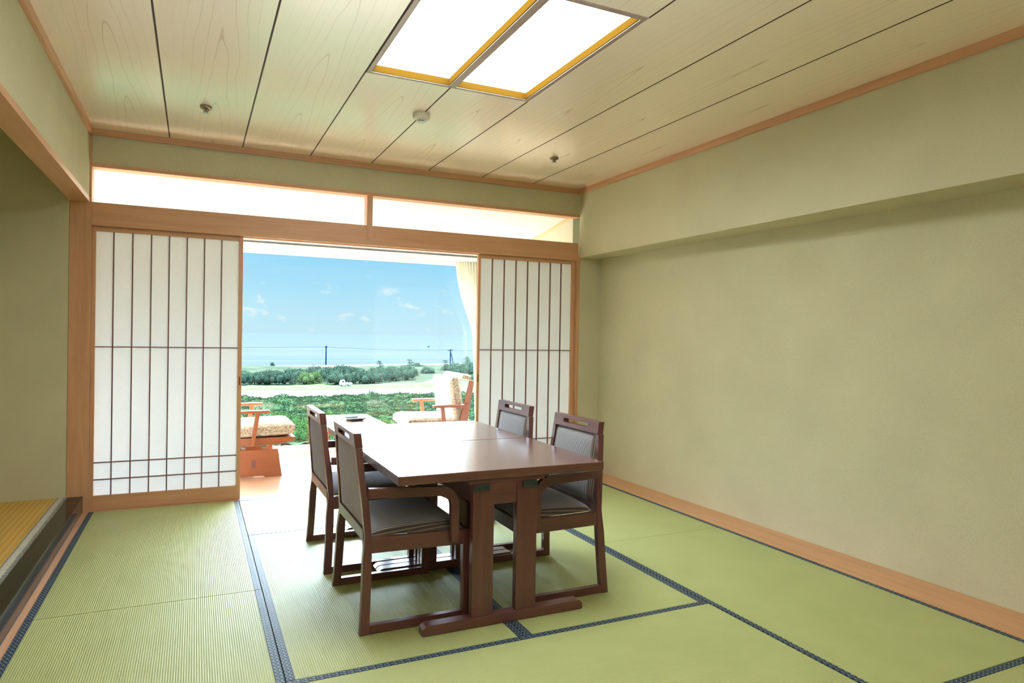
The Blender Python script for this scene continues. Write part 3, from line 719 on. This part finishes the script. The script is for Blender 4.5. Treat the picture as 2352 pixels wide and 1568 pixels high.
def armchair(loc, mirror, label, bx):
    """low pedestal armchair facing +x (mirror=-1 faces -x); origin under the seat centre"""
    t = empty('pedestal_armchair', loc, 0 if mirror > 0 else PI); tag(t, label, 'armchair', 'orange wood armchairs in the sun room')
    hw = .29
    for s in (-1, 1):
        # tapered pedestal side board with a cut-out at the floor
        bm = bmesh.new(); o_ = [(-.30, .0), (-.17, .0), (-.15, .014), (.15, .014), (.17, .0), (.30, .0), (.265, .225), (-.265, .225)]
        y0, y1 = sorted((s * .27, s * .245)); extrude_poly(bm, o_, lambda a, b, u: (a, u, b), y0, y1, .002); mesh_obj('pedestal_side', bm, M_orange['x'], t)
        # arm
        B1('armrest', M_orange['x'], [(-.16 + bx, .19, s * .325 - .028, s * .325 + .028, .532, .556, .006)], t, seg=3)
        bm = bmesh.new(); extrude_poly(bm, [(.045, .262), (.075, .262), (.118, .5315), (.082, .5315)], lambda a, b, u: (a, u, b), *sorted((s * .302, s * .325)), .002); mesh_obj('arm_support', bm, M_orange['z'], t)
        # sloping back post
        bm = bmesh.new(); extrude_poly(bm, [(-.14 + bx, .323), (-.055 + bx, .323), (-.08 + bx, .40), (-.172 + bx, .772), (-.215 + bx, .766), (-.155 + bx, .40)], lambda a, b, u: (a, u, b), *sorted((s * .278, s * .301)), .002); mesh_obj('back_post', bm, M_orange['z'], t)
    for x in (-.12, .12): B1('pedestal_tie', M_orange['y'], [(x - .02, x + .02, -.2445, .2445, .05, .09, .002)], t)
    for s in (-1, 1):
        bm = bmesh.new(); box(bm, .06, .09, s * .2705 if s > 0 else -.276, .276 if s > 0 else -.2705, .08, .14, .001)
        mesh_obj('tenon', bm, M_dark['z'], t)
    # swivel mechanism
    bm = bmesh.new()
    for x in (-.16, .0, .16): box(bm, x - .015, x + .015, -.24, .24, .228, .246)
    for y in (-.2, .2): box(bm, -.2, .2, y - .01, y + .01, .246, .262)
    mesh_obj('swivel_mechanism', bm, M_greymetal, t)
    bm = bmesh.new(); extrude_poly(bm, [(-.25, .263), (.26, .263), (.40, .292), (.40, .322), (-.25, .322)], lambda a, b, u: (a, u, b), -.277, .277, .003); mesh_obj('seat_frame', bm, M_orange['x'], t)
    # cushions
    def cushion(name, mat, sx, sy, sz, buttons, M4):
        bm = bmesh.new(); N = 24; 
        def h(u, v):
            b = (1 - abs(u) ** 8) * (1 - abs(v) ** 8); z = sz * (.45 + .55 * b ** .5) if b > 0 else sz * .45
            for bu, bv in buttons: z -= .03 * math.exp(-((u - bu) ** 2 + (v - bv) ** 2) / .02)
            return z
        for sg in (1, -1):
            g = [[bm.verts.new(((-1 + 2 * i / N) * sx, (-1 + 2 * j / N) * sy, sg * h(-1 + 2 * i / N, -1 + 2 * j / N) / 2)) for j in range(N + 1)] for i in range(N + 1)]
            for i in range(N):
                for j in range(N):
                    f = bm.faces.new([g[i][j], g[i + 1][j], g[i + 1][j + 1], g[i][j + 1]]); f.material_index = 0
            if sg == 1: G1 = g
            else: G2 = g
        rim = lambda g: [g[i][0] for i in range(N + 1)] + [g[N][j] for j in range(1, N + 1)] + [g[i][N] for i in range(N - 1, -1, -1)] + [g[0][j] for j in range(N - 1, 0, -1)]
        a, b = rim(G1), rim(G2)
        for i in range(len(a)):
            f = bm.faces.new([a[i], b[i], b[(i + 1) % len(a)], a[(i + 1) % len(a)]]); f.material_index = 1
        bmesh.ops.transform(bm, matrix=M4, verts=bm.verts)
        mesh_obj(name, bm, [mat, M_fleck], t, True, 60)
    cushion('seat_cushion', M_cream, .30, .27, .12, [], Matrix.Translation((.10, 0, .382)) @ Matrix.Rotation(-.03, 4, 'Y'))
    cushion('back_cushion', M_cream, .20, .265, .12, [(-.3, -.4), (-.3, .4), (.35, -.4), (.35, .4)], Matrix.Translation((-.065 + bx, 0, .60)) @ Matrix.Rotation(math.radians(-82) , 4, 'Y') @ Matrix.Rotation(0, 4, 'X'))
    cushion('head_cushion', M_cream, .045, .27, .062, [], Matrix.Translation((-.155 + bx, 0, .80)) @ Matrix.Rotation(-.15, 4, 'Y'))
    return t
armchair((.985, 1.02, .0), 1, 'orange wood armchair with cream cushion, half hidden by the left paper screen', -.11)
armchair((2.765, 1.02, .0), -1, 'orange wood armchair with tufted cream back beside the curtain', 0)

# curtain at the right of the window, drawn in towards its tie
t = empty('curtain', (0, 0, 0)); tag(t, 'cream curtain gathered at the right edge of the picture window', 'curtain')
m, n, p = new_mat('cream_curtain_cloth'); p.inputs['Base Color'].default_value = lin(248, 246, 238); p.inputs['Roughness'].default_value = .9
tr = n.node('ShaderNodeBsdfTranslucent'); tr.inputs[0].default_value = lin(250, 248, 238); mx = n.node('ShaderNodeMixShader'); mx.inputs[0].default_value = .35
n.link(p.outputs[0], mx.inputs[1]); n.link(tr.outputs[0], mx.inputs[2]); n.link(mx.outputs[0], n.n['Material Output'].inputs[0]); M_curt = m
def drape(name, mat, yb, top, bot_pts, folds, amp, parent):
    bm = bmesh.new(); NZ, NU = 40, 160; g = []
    for i in range(NZ + 1):
        z = lerp(.06, 1.99, i / NZ); x0 = None
        for (za, a), (zb, b) in zip(bot_pts, bot_pts[1:]):
            if za <= z <= zb + 1e-6: x0 = lerp(a, b, (z - za) / (zb - za)); break
        x1 = top; row = []
        for j in range(NU + 1):
            u = j / NU; a = amp * (1 + .25 * math.sin(7 * u + 2 * z))
            row.append(bm.verts.new((lerp(x0, x1, u) + .004 * math.sin(folds * 2 * PI * u * 2 + z), yb + a * math.sin(folds * 2 * PI * u), z)))
        g.append(row)
    for i in range(NZ):
        for j in range(NU): bm.faces.new([g[i][j], g[i][j + 1], g[i + 1][j + 1], g[i + 1][j]])
    o = mesh_obj(name, bm, mat, parent, True)
    sm = o.modifiers.new('thick', 'SOLIDIFY'); sm.thickness = .002
    return o
drape('drape', M_curt, 1.685, 3.49, [(.06, 3.40), (.72, 3.375), (1.24, 3.345), (1.45, 3.27), (1.615, 3.205), (1.80, 3.160), (2.0, 3.135)], 11, .016, t)
m, n, p = new_mat('teal_sheer'); p.inputs['Base Color'].default_value = lin(150, 205, 195); p.inputs['Roughness'].default_value = .8
drape('sheer', m, 1.735, 3.495, [(.06, 3.44), (1.4, 3.40), (2.0, 3.345)], 8, .008, t)['label'] = 'teal inner curtain'

# building mass above, so that the sun stays outside
o = B1('wall_building_shell', M_offwhite, [(-2.4, 4.6, YB - .4, 2.0, 2.72, 3.1, 0), (-2.4, 4.6, YB - .4, YB - .2, -12, 2.72, 0), (-2.4, -2.2, YB - .4, 2.0, -12, 2.72, 0), (4.4, 4.6, YB - .4, 2.0, -12, 2.72, 0), (-2.4, 4.6, 1.81, 1.93, -12.2, -.1, 0)])
struct(o, 'outer shell of the building', 'wall')

# ================================================================== OUTDOORS
GZ = -12.2
def gmat(name, stops, scale, rough=.95, coords='Object'):
    m, n, p = new_mat(name); co = n.node('ShaderNodeTexCoord').outputs[coords]
    f = n.noise(n.mapv(co, scale), 1.0, 6, .65); n.link(n.ramp(f, stops), p.inputs['Base Color'])
    p.inputs['Roughness'].default_value = rough; p.inputs['Specular IOR Level'].default_value = 0; return m
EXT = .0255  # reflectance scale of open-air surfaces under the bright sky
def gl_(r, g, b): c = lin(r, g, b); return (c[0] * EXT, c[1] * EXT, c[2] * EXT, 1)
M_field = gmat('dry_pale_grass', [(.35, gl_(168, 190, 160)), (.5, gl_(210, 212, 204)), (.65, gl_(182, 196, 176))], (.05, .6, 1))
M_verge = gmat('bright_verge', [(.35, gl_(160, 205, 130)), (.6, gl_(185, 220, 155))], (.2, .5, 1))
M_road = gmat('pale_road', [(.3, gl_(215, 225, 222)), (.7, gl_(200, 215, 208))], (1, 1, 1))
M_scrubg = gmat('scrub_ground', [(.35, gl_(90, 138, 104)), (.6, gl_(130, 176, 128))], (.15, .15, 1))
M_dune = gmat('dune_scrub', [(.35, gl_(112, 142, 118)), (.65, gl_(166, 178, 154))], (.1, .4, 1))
def ground(name, pts, z, mat, label, cat):
    bm = bmesh.new(); extrude_poly(bm, pts, lambda a, b, u: (a, b, u), z - .3, z); o = mesh_obj(name, bm, mat); tag(o, label, cat); o['kind'] = 'structure'; return o
ground('ground_scrub', [(-120, 4), (160, 4), (160, 134.5), (-120, 134.5)], GZ, M_scrubg, 'green scrubland ground below the window', 'ground')
ground('ground_field', [(-120, 134.5), (170, 134.5), (170, 160), (-120, 160)], GZ, M_field, 'pale dry grass field beyond the scrub', 'ground')
ground('ground_slope', [(-120, 178), (220, 178), (220, 275), (-120, 250)], GZ + .01, M_dune, 'grey-green slope behind the bushes', 'ground')
ground('ground_verge', [(-120, 160), (170, 160), (170, 178), (-120, 178)], GZ + .02, M_verge, 'bright green grass strip along the road', 'ground')
ground('ground_road', [(-120, 166.5), (36, 169.3), (80, 176), (80, 178.3), (36, 171.6), (-120, 168.5)], GZ + .05, M_road, 'narrow pale road crossing the field', 'road')
ground('ground_track', [(58, 176), (72, 176), (71, 188), (74, 200), (71, 224), (69, 224), (71, 200), (65, 188)], GZ + .06, M_road, 'pale dirt track winding up between the bushes', 'path')
# dune ridge and beach
bm = bmesh.new(); NX, NY = 120, 14; g = []
for i in range(NX + 1):
    x = -120 + 330 * i / NX; row = []
    for j in range(NY + 1):
        u = j / NY; yb = 205 + u * (48 + .28 * max(0, x)); h = math.sin(PI * min(1, u * 1.0)) * (1.9 + 1.0 * noise.noise(Vector((x * .03, 0, 0)))) + .4 * noise.noise(Vector((x * .15, yb * .15, 3)))
        row.append(bm.verts.new((x, yb, GZ - .1 + max(0, h))))
    g.append(row)
for i in range(NX):
    for j in range(NY): bm.faces.new([g[i][j], g[i + 1][j], g[i + 1][j + 1], g[i][j + 1]])
o = mesh_obj('ground_dune', bm, M_dune, None, True); tag(o, 'low grey-green dune ridge before the beach', 'dune'); o['kind'] = 'structure'
M_beach = gmat('white_surf_and_sand', [(.4, gl_(252, 254, 255)), (.6, gl_(238, 248, 252))], (.1, .4, 1))
ground('ground_beach', [(-120, 226), (220, 246), (220, 345), (-120, 262)], GZ - .8, M_beach, 'bright beach and surf line', 'beach')
# sea
m, n, p = new_mat('pale_sea'); co = n.node('ShaderNodeTexCoord').outputs['Object']
a = n.noise(n.mapv(co, (.004, .045, 1)), 1.0, 6, .6, .3); 
cc = n.ramp(a, [(.36, (.265, .36, .425, 1)), (.5, (.30, .385, .445, 1)), (.62, (.35, .42, .47, 1))])
lp = n.sep(co)[1]; far = n.ramp(n.math('DIVIDE', lp, 3000.0), [(.09, (.0,) * 3), (.5, (.6,) * 3), (1, (1,) * 3)])  # distance haze painted into the sea colour towards the horizon
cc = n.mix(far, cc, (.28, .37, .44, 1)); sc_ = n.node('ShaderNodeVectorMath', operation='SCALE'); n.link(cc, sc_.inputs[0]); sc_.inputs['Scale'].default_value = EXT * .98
n.link(sc_.outputs[0], p.inputs['Base Color']); p.inputs['Roughness'].default_value = .9; p.inputs['Specular IOR Level'].default_value = 0; M_sea = m
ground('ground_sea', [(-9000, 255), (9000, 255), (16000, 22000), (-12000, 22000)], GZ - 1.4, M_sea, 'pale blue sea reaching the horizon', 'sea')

# leaf clumps
def leafy(name, stops):
    m, n, p = new_mat(name); co = n.node('ShaderNodeTexCoord').outputs['Object']
    f = n.noise(co, .9, 4, .7); oi = n.node('ShaderNodeObjectInfo').outputs['Random']
    f2 = n.math('ADD', n.math('MULTIPLY', f, .8), n.math('MULTIPLY', oi, .2)); n.link(n.ramp(f2, stops), p.inputs['Base Color'])
    p.inputs['Roughness'].default_value = .8; p.inputs['Specular IOR Level'].default_value = 0; return m
L_blue = leafy('blue_green_leaves', [(.3, gl_(112, 158, 138)), (.5, gl_(142, 186, 156)), (.7, gl_(178, 212, 182))])  # bluish distance haze is put into this leaf colour
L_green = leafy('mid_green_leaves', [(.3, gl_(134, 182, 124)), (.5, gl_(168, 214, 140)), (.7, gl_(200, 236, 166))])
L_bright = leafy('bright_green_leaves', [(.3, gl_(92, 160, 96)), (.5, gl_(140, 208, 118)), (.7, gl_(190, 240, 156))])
M_bark = gmat('grey_bark', [(.3, gl_(90, 84, 76)), (.7, gl_(120, 112, 100))], (3, 3, 3))
def leaf_mesh(seed, nclump, leaves, size, flat=.75):
    """unit bush (radius ~1, base at z=0): many small leaf quads on overlapping clumps"""
    rnd = random.Random(seed); bm = bmesh.new(); cl = []
    for k in range(nclump):
        a = rnd.random() * 2 * PI; r = rnd.random() ** .5 * .62
        cl.append((Vector((r * math.cos(a), r * math.sin(a), .18 + rnd.random() * .72 * flat * (1 - r * .5))), .20 + rnd.random() * .20))
    for c, r in cl:
        bmesh.ops.create_icosphere(bm, subdivisions=2, radius=r * .74, matrix=Matrix.Translation(c))
        for i in range(leaves):
            v = Vector((rnd.gauss(0, 1), rnd.gauss(0, 1), rnd.gauss(0, 1))).normalized()
            if v.z < -.55: v.z = -v.z
            p_ = c + v * r * (.74 + rnd.random() * .38); t1 = (v.orthogonal().normalized() * math.cos(i) + v.cross(v.orthogonal().normalized()) * math.sin(i)); t1 = (t1 + v * rnd.uniform(-1.2, 1.2)).normalized(); t2 = v.cross(t1).normalized(); s = size * rnd.uniform(.6, 1.3)
            bm.faces.new([bm.verts.new(p_ + q) for q in (-t1 * s, -t2 * s * .6, t1 * s, t2 * s * .6)])
    # skirt reaching the ground
    for i in range(leaves * 2):
        a = rnd.random() * 2 * PI; r = .72 + rnd.random() * .25; p_ = Vector((r * math.cos(a), r * math.sin(a), rnd.random() * .4)); s = size
        t1 = Vector((rnd.uniform(-1, 1), rnd.uniform(-1, 1), rnd.uniform(-.5, 1))).normalized(); t2 = t1.orthogonal().normalized()
        bm.faces.new([bm.verts.new(p_ + q) for q in (-t1 * s, -t2 * s * .6, t1 * s, t2 * s * .6)])
    me = bpy.data.meshes.new('bush_foliage'); bm.to_mesh(me); bm.free()
    return me
BUSH = [leaf_mesh(s, 22, 240, .036) for s in (1, 2, 3)]
bm = bmesh.new(); tube(bm, [(0, 0, 0), (.02, .0, .3), (-.02, .02, .6)], [.06, .05, .03], 8)
for a in (0, 2.1, 4.2): tube(bm, [(0, 0, .2), (.25 * math.cos(a), .25 * math.sin(a), .55)], [.04, .015], 6)
STEM = bpy.data.meshes.new('bush_stem'); bm.to_mesh(STEM); bm.free(); STEM.materials.append(M_bark)
BM = {}
def bush(x, y, r, h, mat, label, group, k):
    root = empty('bush', (x, y, GZ), random.random() * 6); tag(root, label, 'bush', group)
    key = (k % 3, mat.name)
    if key not in BM: me = BUSH[k % 3].copy(); me.materials.append(mat); BM[key] = me
    f = bpy.data.objects.new('foliage', BM[key]); COL.objects.link(f); f.parent = root; f.scale = (r, r, h)
    s = bpy.data.objects.new('stem', STEM); COL.objects.link(s); s.parent = root; s.scale = (r, r, h)
HEDGE = 'bushes in the row behind the field road'
hl = {'b': 'blue-green bush in the row behind the field road', 'd': 'dense dark bush in the row behind the field road', 'g': 'bright green bush in the row behind the field road', 's': 'low bush on the slope further back, towards the beach'}
rows = [(11.0, 178, 2.6, 3.6, 'b'), (14.6, 180, 2.4, 3.4, 'b'), (17.6, 178, 3.0, 4.2, 'b'), (21.8, 177, 2.9, 3.7, 'b'), (25.0, 186, 3.2, 4.2, 'b'), (26.8, 178, 2.6, 3.6, 'g'), (29.5, 181, 2.6, 3.7, 'g'),
        (31.6, 188, 3.2, 5.0, 'b'), (35.0, 175, 3.4, 4.2, 'd'), (39.6, 190, 3.6, 5.4, 'b'), (41.0, 177, 3.2, 4.0, 'd'), (44.5, 178, 3.0, 3.9, 'd'), (48.5, 183, 2.8, 4.2, 'b'), (53.5, 186, 2.6, 3.8, 'b'), (57.5, 190, 3.0, 4.4, 'b'),
        (60.5, 200, 2.6, 3.4, 's'), (64.0, 208, 3.0, 3.4, 's'), (77, 196, 3.0, 4.0, 'b'), (81, 204, 3.2, 4.4, 'b'), (86, 212, 3.4, 4.6, 'b'), (79, 186, 2.4, 2.4, 'g'), (91, 215, 3.6, 5.4, 'b'), (84, 195, 2.6, 3.2, 's'),
        (12, 200, 3.2, 3.0, 's'), (22, 204, 3.0, 2.8, 's'), (33, 206, 3.4, 3.2, 's'), (46, 206, 3.2, 3.4, 's'), (55, 214, 3.0, 3.2, 's'), (68, 226, 3.0, 3.0, 's'), (75, 236, 3.4, 3.4, 's'), (97, 226, 4, 5.0, 'b'), (67.5, 173.0, 1.0, 1.0, 'g'), (63.0, 172.5, .9, .8, 'g'),
        (17, 190, 3.0, 3.4, 's'), (27, 196, 3.2, 3.6, 's'), (37, 198, 3.4, 4.0, 's'), (43, 198, 3.2, 4.2, 's'), (51.5, 197, 3.0, 3.6, 's'), (58, 206, 2.8, 3.2, 's'), (83, 222, 3.4, 3.6, 's'), (90, 234, 3.6, 3.6, 's'), (72, 214, 2.6, 3.0, 's'), (30, 214, 3.0, 2.6, 's'), (62, 221, 3.0, 3.0, 's')]
MT = {'b': L_blue, 'd': L_blue, 'g': L_green, 's': L_blue}
ORD = ['leftmost', 'second from left', 'third from left', 'fourth from left', 'fifth from left', 'sixth from left', 'seventh from left', 'eighth from left', 'ninth from left', 'tenth from left', 'eleventh from left', 'twelfth from left', 'thirteenth from left', 'fourteenth from left', 'fifteenth from left', 'sixteenth from left', 'seventeenth from left', 'eighteenth from left', 'nineteenth from left', 'twentieth from left', 'twenty-first from left', 'twenty-second from left', 'twenty-third from left']
def azim(x, y): return math.atan2(x - .6, y + 5.1)
kinds = {'b': 'blue-green bush behind the field road', 'd': 'big dark bush behind the parked truck', 'g': 'brighter green bush by the field road', 's': 'low bush on the slope towards the beach'}
rank = {}
for c in 'bdgs':
    for i_, rw in enumerate(sorted([q for q in rows if q[4] == c], key=lambda q: azim(q[0], q[1]))): rank[rw] = ORD[i_]
for k, rw in enumerate(rows):
    x, y, r, h, c = rw
    bush(x, y, r * 1.12, h * .95, MT[c], kinds[c] + ', ' + rank[rw] + ' of its kind', {'b': 'blue-green bushes behind the field road', 'd': 'big dark bushes behind the truck', 'g': 'brighter green bushes by the field road', 's': 'low bushes on the slope by the beach'}[c], k)
for k, x in enumerate((7.0, 2.5, -2.5, -8, -13, -19, -25, -31, -38, -45)):
    bush(x, 179 + 3 * (k % 3), 3.2, 3.7 + .3 * (k % 2), L_blue, 'bush of the same row further left, hidden by the left paper screen', 'bushes hidden behind the left screen', k)
# brighter big-leaved shrubs low in the view, right under the window
rn = random.Random(5); near = [(11.0, 74), (13.5, 77), (12.4, 82), (15.6, 84), (10.2, 84), (17.6, 80), (14.0, 88), (17.6, 90), (20.6, 86), (11.4, 92), (8.6, 78), (16.0, 73), (19.5, 75), (13.2, 70.5), (23.5, 83)]
order = sorted(near, key=lambda q: azim(*q))
for k, (x, y) in enumerate(near):
    bush(x, y, 1.9 + rn.random() * .6, 2.2 + rn.random() * .9, L_bright, 'bright leafy shrub low in the window view, ' + ORD[order.index((x, y))], 'leafy shrubs just outside the window', k)
# continuous scrub: nobody could count it
bm = bmesh.new(); rn = random.Random(11); NXs, NYs = 230, 60; g = []
def sh(x, y): return max(.15, 1.1 + 1.0 * noise.noise(Vector((x * .22, y * .22, 1))) + .55 * noise.noise(Vector((x * .8, y * .8, 5)))) * min(1, (134.8 - y) / 6 + .12)
for i in range(NXs + 1):
    x = -38 + 116 * i / NXs; row = []
    for j in range(NYs + 1):
        y = 70 + 64.6 * j / NYs; row.append(bm.verts.new((x, y, GZ + sh(x, y) - .12)))
    g.append(row)
for i in range(NXs):
    for j in range(NYs): bm.faces.new([g[i][j], g[i + 1][j], g[i + 1][j + 1], g[i][j + 1]])
for i in range(170000):
    side = i >= 125000   # thinner growth beyond the framed strip
    x = rn.uniform(-37, 76) if side else rn.uniform(3, 68); y = rn.uniform(71, 134.5)
    if (x < (y + 5) * .06 or x > (y + 5) * .52) != side: continue
    z = GZ + sh(x, y) + rn.uniform(-.12, .16); s = rn.uniform(.12, .26) if side else rn.uniform(.06, .15)
    t1 = Vector((rn.uniform(-1, 1), rn.uniform(-.7, .7), rn.uniform(-.2, 1))).normalized(); t2 = t1.cross(Vector((rn.uniform(-1, 1), 1, rn.uniform(-.3, .3)))).normalized()
    p_ = Vector((x, y, z)); bm.faces.new([bm.verts.new(p_ + q) for q in (-t1 * s, -t2 * s * .6, t1 * s, t2 * s * .6)])
o = mesh_obj('scrub', bm, leafy('scrub_leaves', [(.30, gl_(84, 130, 110)), (.46, gl_(108, 156, 116)), (.58, gl_(132, 180, 122)), (.72, gl_(148, 172, 148))])); tag(o, 'continuous thicket of green scrub between window and field', 'scrub', kind='stuff')

# kei truck
def truck():
    t = empty('pickup_truck', (35.7, 168.9, GZ + .05), math.radians(2)); t.scale = (.86, .86, .86); tag(t, 'small white pickup truck parked on the field road', 'truck')
    wm = plain('truck_white', lin(230, 236, 238), .4); gm = plain('truck_glass', gl_(150, 175, 185), .1); tm = plain('truck_tyre', (.015, .02, .03, 1), .8)
    L0 = -1.7
    bm = bmesh.new(); extrude_poly(bm, [(-1.7, .45), (-1.7, 1.0), (-1.45, 1.75), (-.55, 1.8), (-.42, 1.7), (-.40, .45)], lambda a, b, u: (a, u, b), -.72, .72, .04); mesh_obj('cab', bm, wm, t)
    bm = bmesh.new()
    for s in (-1, 1): extrude_poly(bm, [(-1.45, 1.08), (-1.3, 1.62), (-.62, 1.64), (-.58, 1.08)], lambda a, b, u: (a, u, b), *sorted((s * .722, s * .728)))
    extrude_poly(bm, [(-.60, 1.05), (-.60, 1.66), (.60, 1.66), (.60, 1.05)], lambda a, b, u: (-1.655 + (b - 1.0) * .333 + u, a, b), -.02, -.005)
    mesh_obj('window_glass', bm, gm, t)
    bm = bmesh.new(); box(bm, -.38, 1.7, -.72, .72, .60, .68); 
    for a in [(-.38, 1.7, -.72, -.68), (-.38, 1.7, .68, .72), (1.66, 1.7, -.68, .68), (-.38, -.34, -.68, .68)]: box(bm, *a, .68, .95)
    mesh_obj('cargo_bed', bm, wm, t); B1('chassis', tm, [(-1.5, 1.6, -.5, .5, .38, .597, 0)], t)
    for x in (-1.1, .95):
        for s in (-1, 1):
            bm = bmesh.new(); k = 20; r = .28; rg = lambda y, rr: [(x + rr * math.cos(2 * PI * i / k), y, .28 + rr * math.sin(2 * PI * i / k)) for i in range(k)]
            loft(bm, [rg(s * .56, .25), rg(s * .57, r), rg(s * .71, r), rg(s * .725, .2), rg(s * .715, .12)]); mesh_obj('wheel', bm, tm, t)
truck()
# utility poles and wire
M_pole = gmat('blue_grey_pole', [(.3, gl_(24, 112, 188)), (.7, gl_(32, 122, 196))], (1, 1, 1))
def pole(x, y, ztop, label, brace):
    t = empty('utility_pole', (x, y, GZ)); tag(t, label, 'utility pole'); h = ztop - GZ
    bm = bmesh.new(); tube(bm, [(0, 0, 0), (0, 0, h)], [.30, .22], 10); mesh_obj('post', bm, M_pole, t)
    B1('crossarm', M_pole, [(-1.3, 1.3, -.1, .1, h - .75, h - .5, 0)] if brace else [(-.5, .5, -.12, .12, h - .7, h - .25, 0)], t)
    if brace:
        bm = bmesh.new(); tube(bm, [(1.6, 0, 0), (.1, 0, h - 1.2)], .18, 8); mesh_obj('brace', bm, M_pole, t)
pole(51.0, 287, -4.1, 'plain thin utility pole standing against the sea', False)
pole(105.8, 284, -4.9, 'utility pole with crossarm and slanting brace near the curtain', True)
bm = bmesh.new(); pts = []
P0, P1, P2, P3 = Vector((-60, 292, -4.6)), Vector((51, 287, -4.5)), Vector((105.8, 284, -5.3)), Vector((190, 280, -6.4))
for a, b in ((P0, P1), (P1, P2), (P2, P3)):
    for i in range(16):
        u = i / 16; q = a.lerp(b, u); q.z -= 2.2 * 4 * u * (1 - u) * .25; pts.append(q)
tube(bm, pts, .045, 5); o = mesh_obj('overhead_wire', bm, gmat('wire', [(.3, gl_(60, 150, 200)), (.7, gl_(70, 160, 205))], (1, 1, 1))); tag(o, 'thin overhead wire strung between the utility poles', 'wire')
# two sparse pines on the ridge
def pine(x, y, h, label):
    t = empty('pine_tree', (x, y, GZ)); tag(t, label, 'tree', 'small pines on the ridge'); rr = random.Random(int(x * 10))
    bm = bmesh.new(); tube(bm, [(0, 0, 0), (.1, 0, h * .5), (0, 0, h * .95)], [.16, .12, .05], 7); mesh_obj('trunk', bm, M_bark, t)
    bm = bmesh.new()
    for lv in range(6):
        zz = h * (.35 + .11 * lv); rad = h * .34 * (1 - lv / 7.5)
        for b_ in range(5):
            a = rr.random() * 6.28; c = Vector((rad * .75 * math.cos(a), rad * .75 * math.sin(a), zz + rr.uniform(-.1, .1)))
            for i in range(34):
                v = Vector((rr.gauss(0, 1) * rad * .35, rr.gauss(0, 1) * rad * .35, rr.gauss(0, .11))); s = .13
                t1 = Vector((rr.uniform(-1, 1), rr.uniform(-1, 1), rr.uniform(-.4, .6))).normalized(); t2 = t1.orthogonal().normalized()
                bm.faces.new([bm.verts.new(c + v + q) for q in (-t1 * s, -t2 * s * .6, t1 * s, t2 * s * .6)])
    mesh_obj('foliage', bm, L_blue, t)
pine(60.5, 196, 6.2, 'small layered pine left of the dirt track'); pine(53.5, 205, 5.4, 'sparse pine left of centre on the ridge behind the hedge')
pine(75.5, 206, 5.6, 'small pine right of the dirt track'); pine(88, 218, 6.5, 'tallest pine at the far right beneath the braced pole')
pine(82, 200, 5.0, 'pine in front of the bushes at the far right'); pine(97, 240, 5.6, 'farthest pine at the right edge of the window view')
pine(24.5, 236, 3.4, 'tiny lone pine on the dune crest at the left')
# bird
bm = bmesh.new(); 
loft(bm, [[(-.5, 0, 0), (-.5, .02, .02), (-.5, 0, .04)], [(0, -.12, -.08), (0, .12, -.02), (0, 0, .12)], [(.4, -.03, 0), (.4, .03, .01), (.4, 0, .05)]])
o = empty('bird', (67.8, 200, -2.6)); tag(o, 'small dark bird gliding over the sea', 'bird'); mesh_obj('body', bm, M_pole, o)
bm = bmesh.new()
for s in (-1, 1): loft(bm, [[(-.15, s * .08, .02), (.15, s * .08, .02), (0, s * .08, .06)], [(-.05, s * .6, .35), (.14, s * .6, .35), (.05, s * .6, .38)], [(.0, s * 1.0, .2), (.05, s * 1.0, .2), (.03, s * 1.0, .22)]])
mesh_obj('wings', bm, M_pole, o)
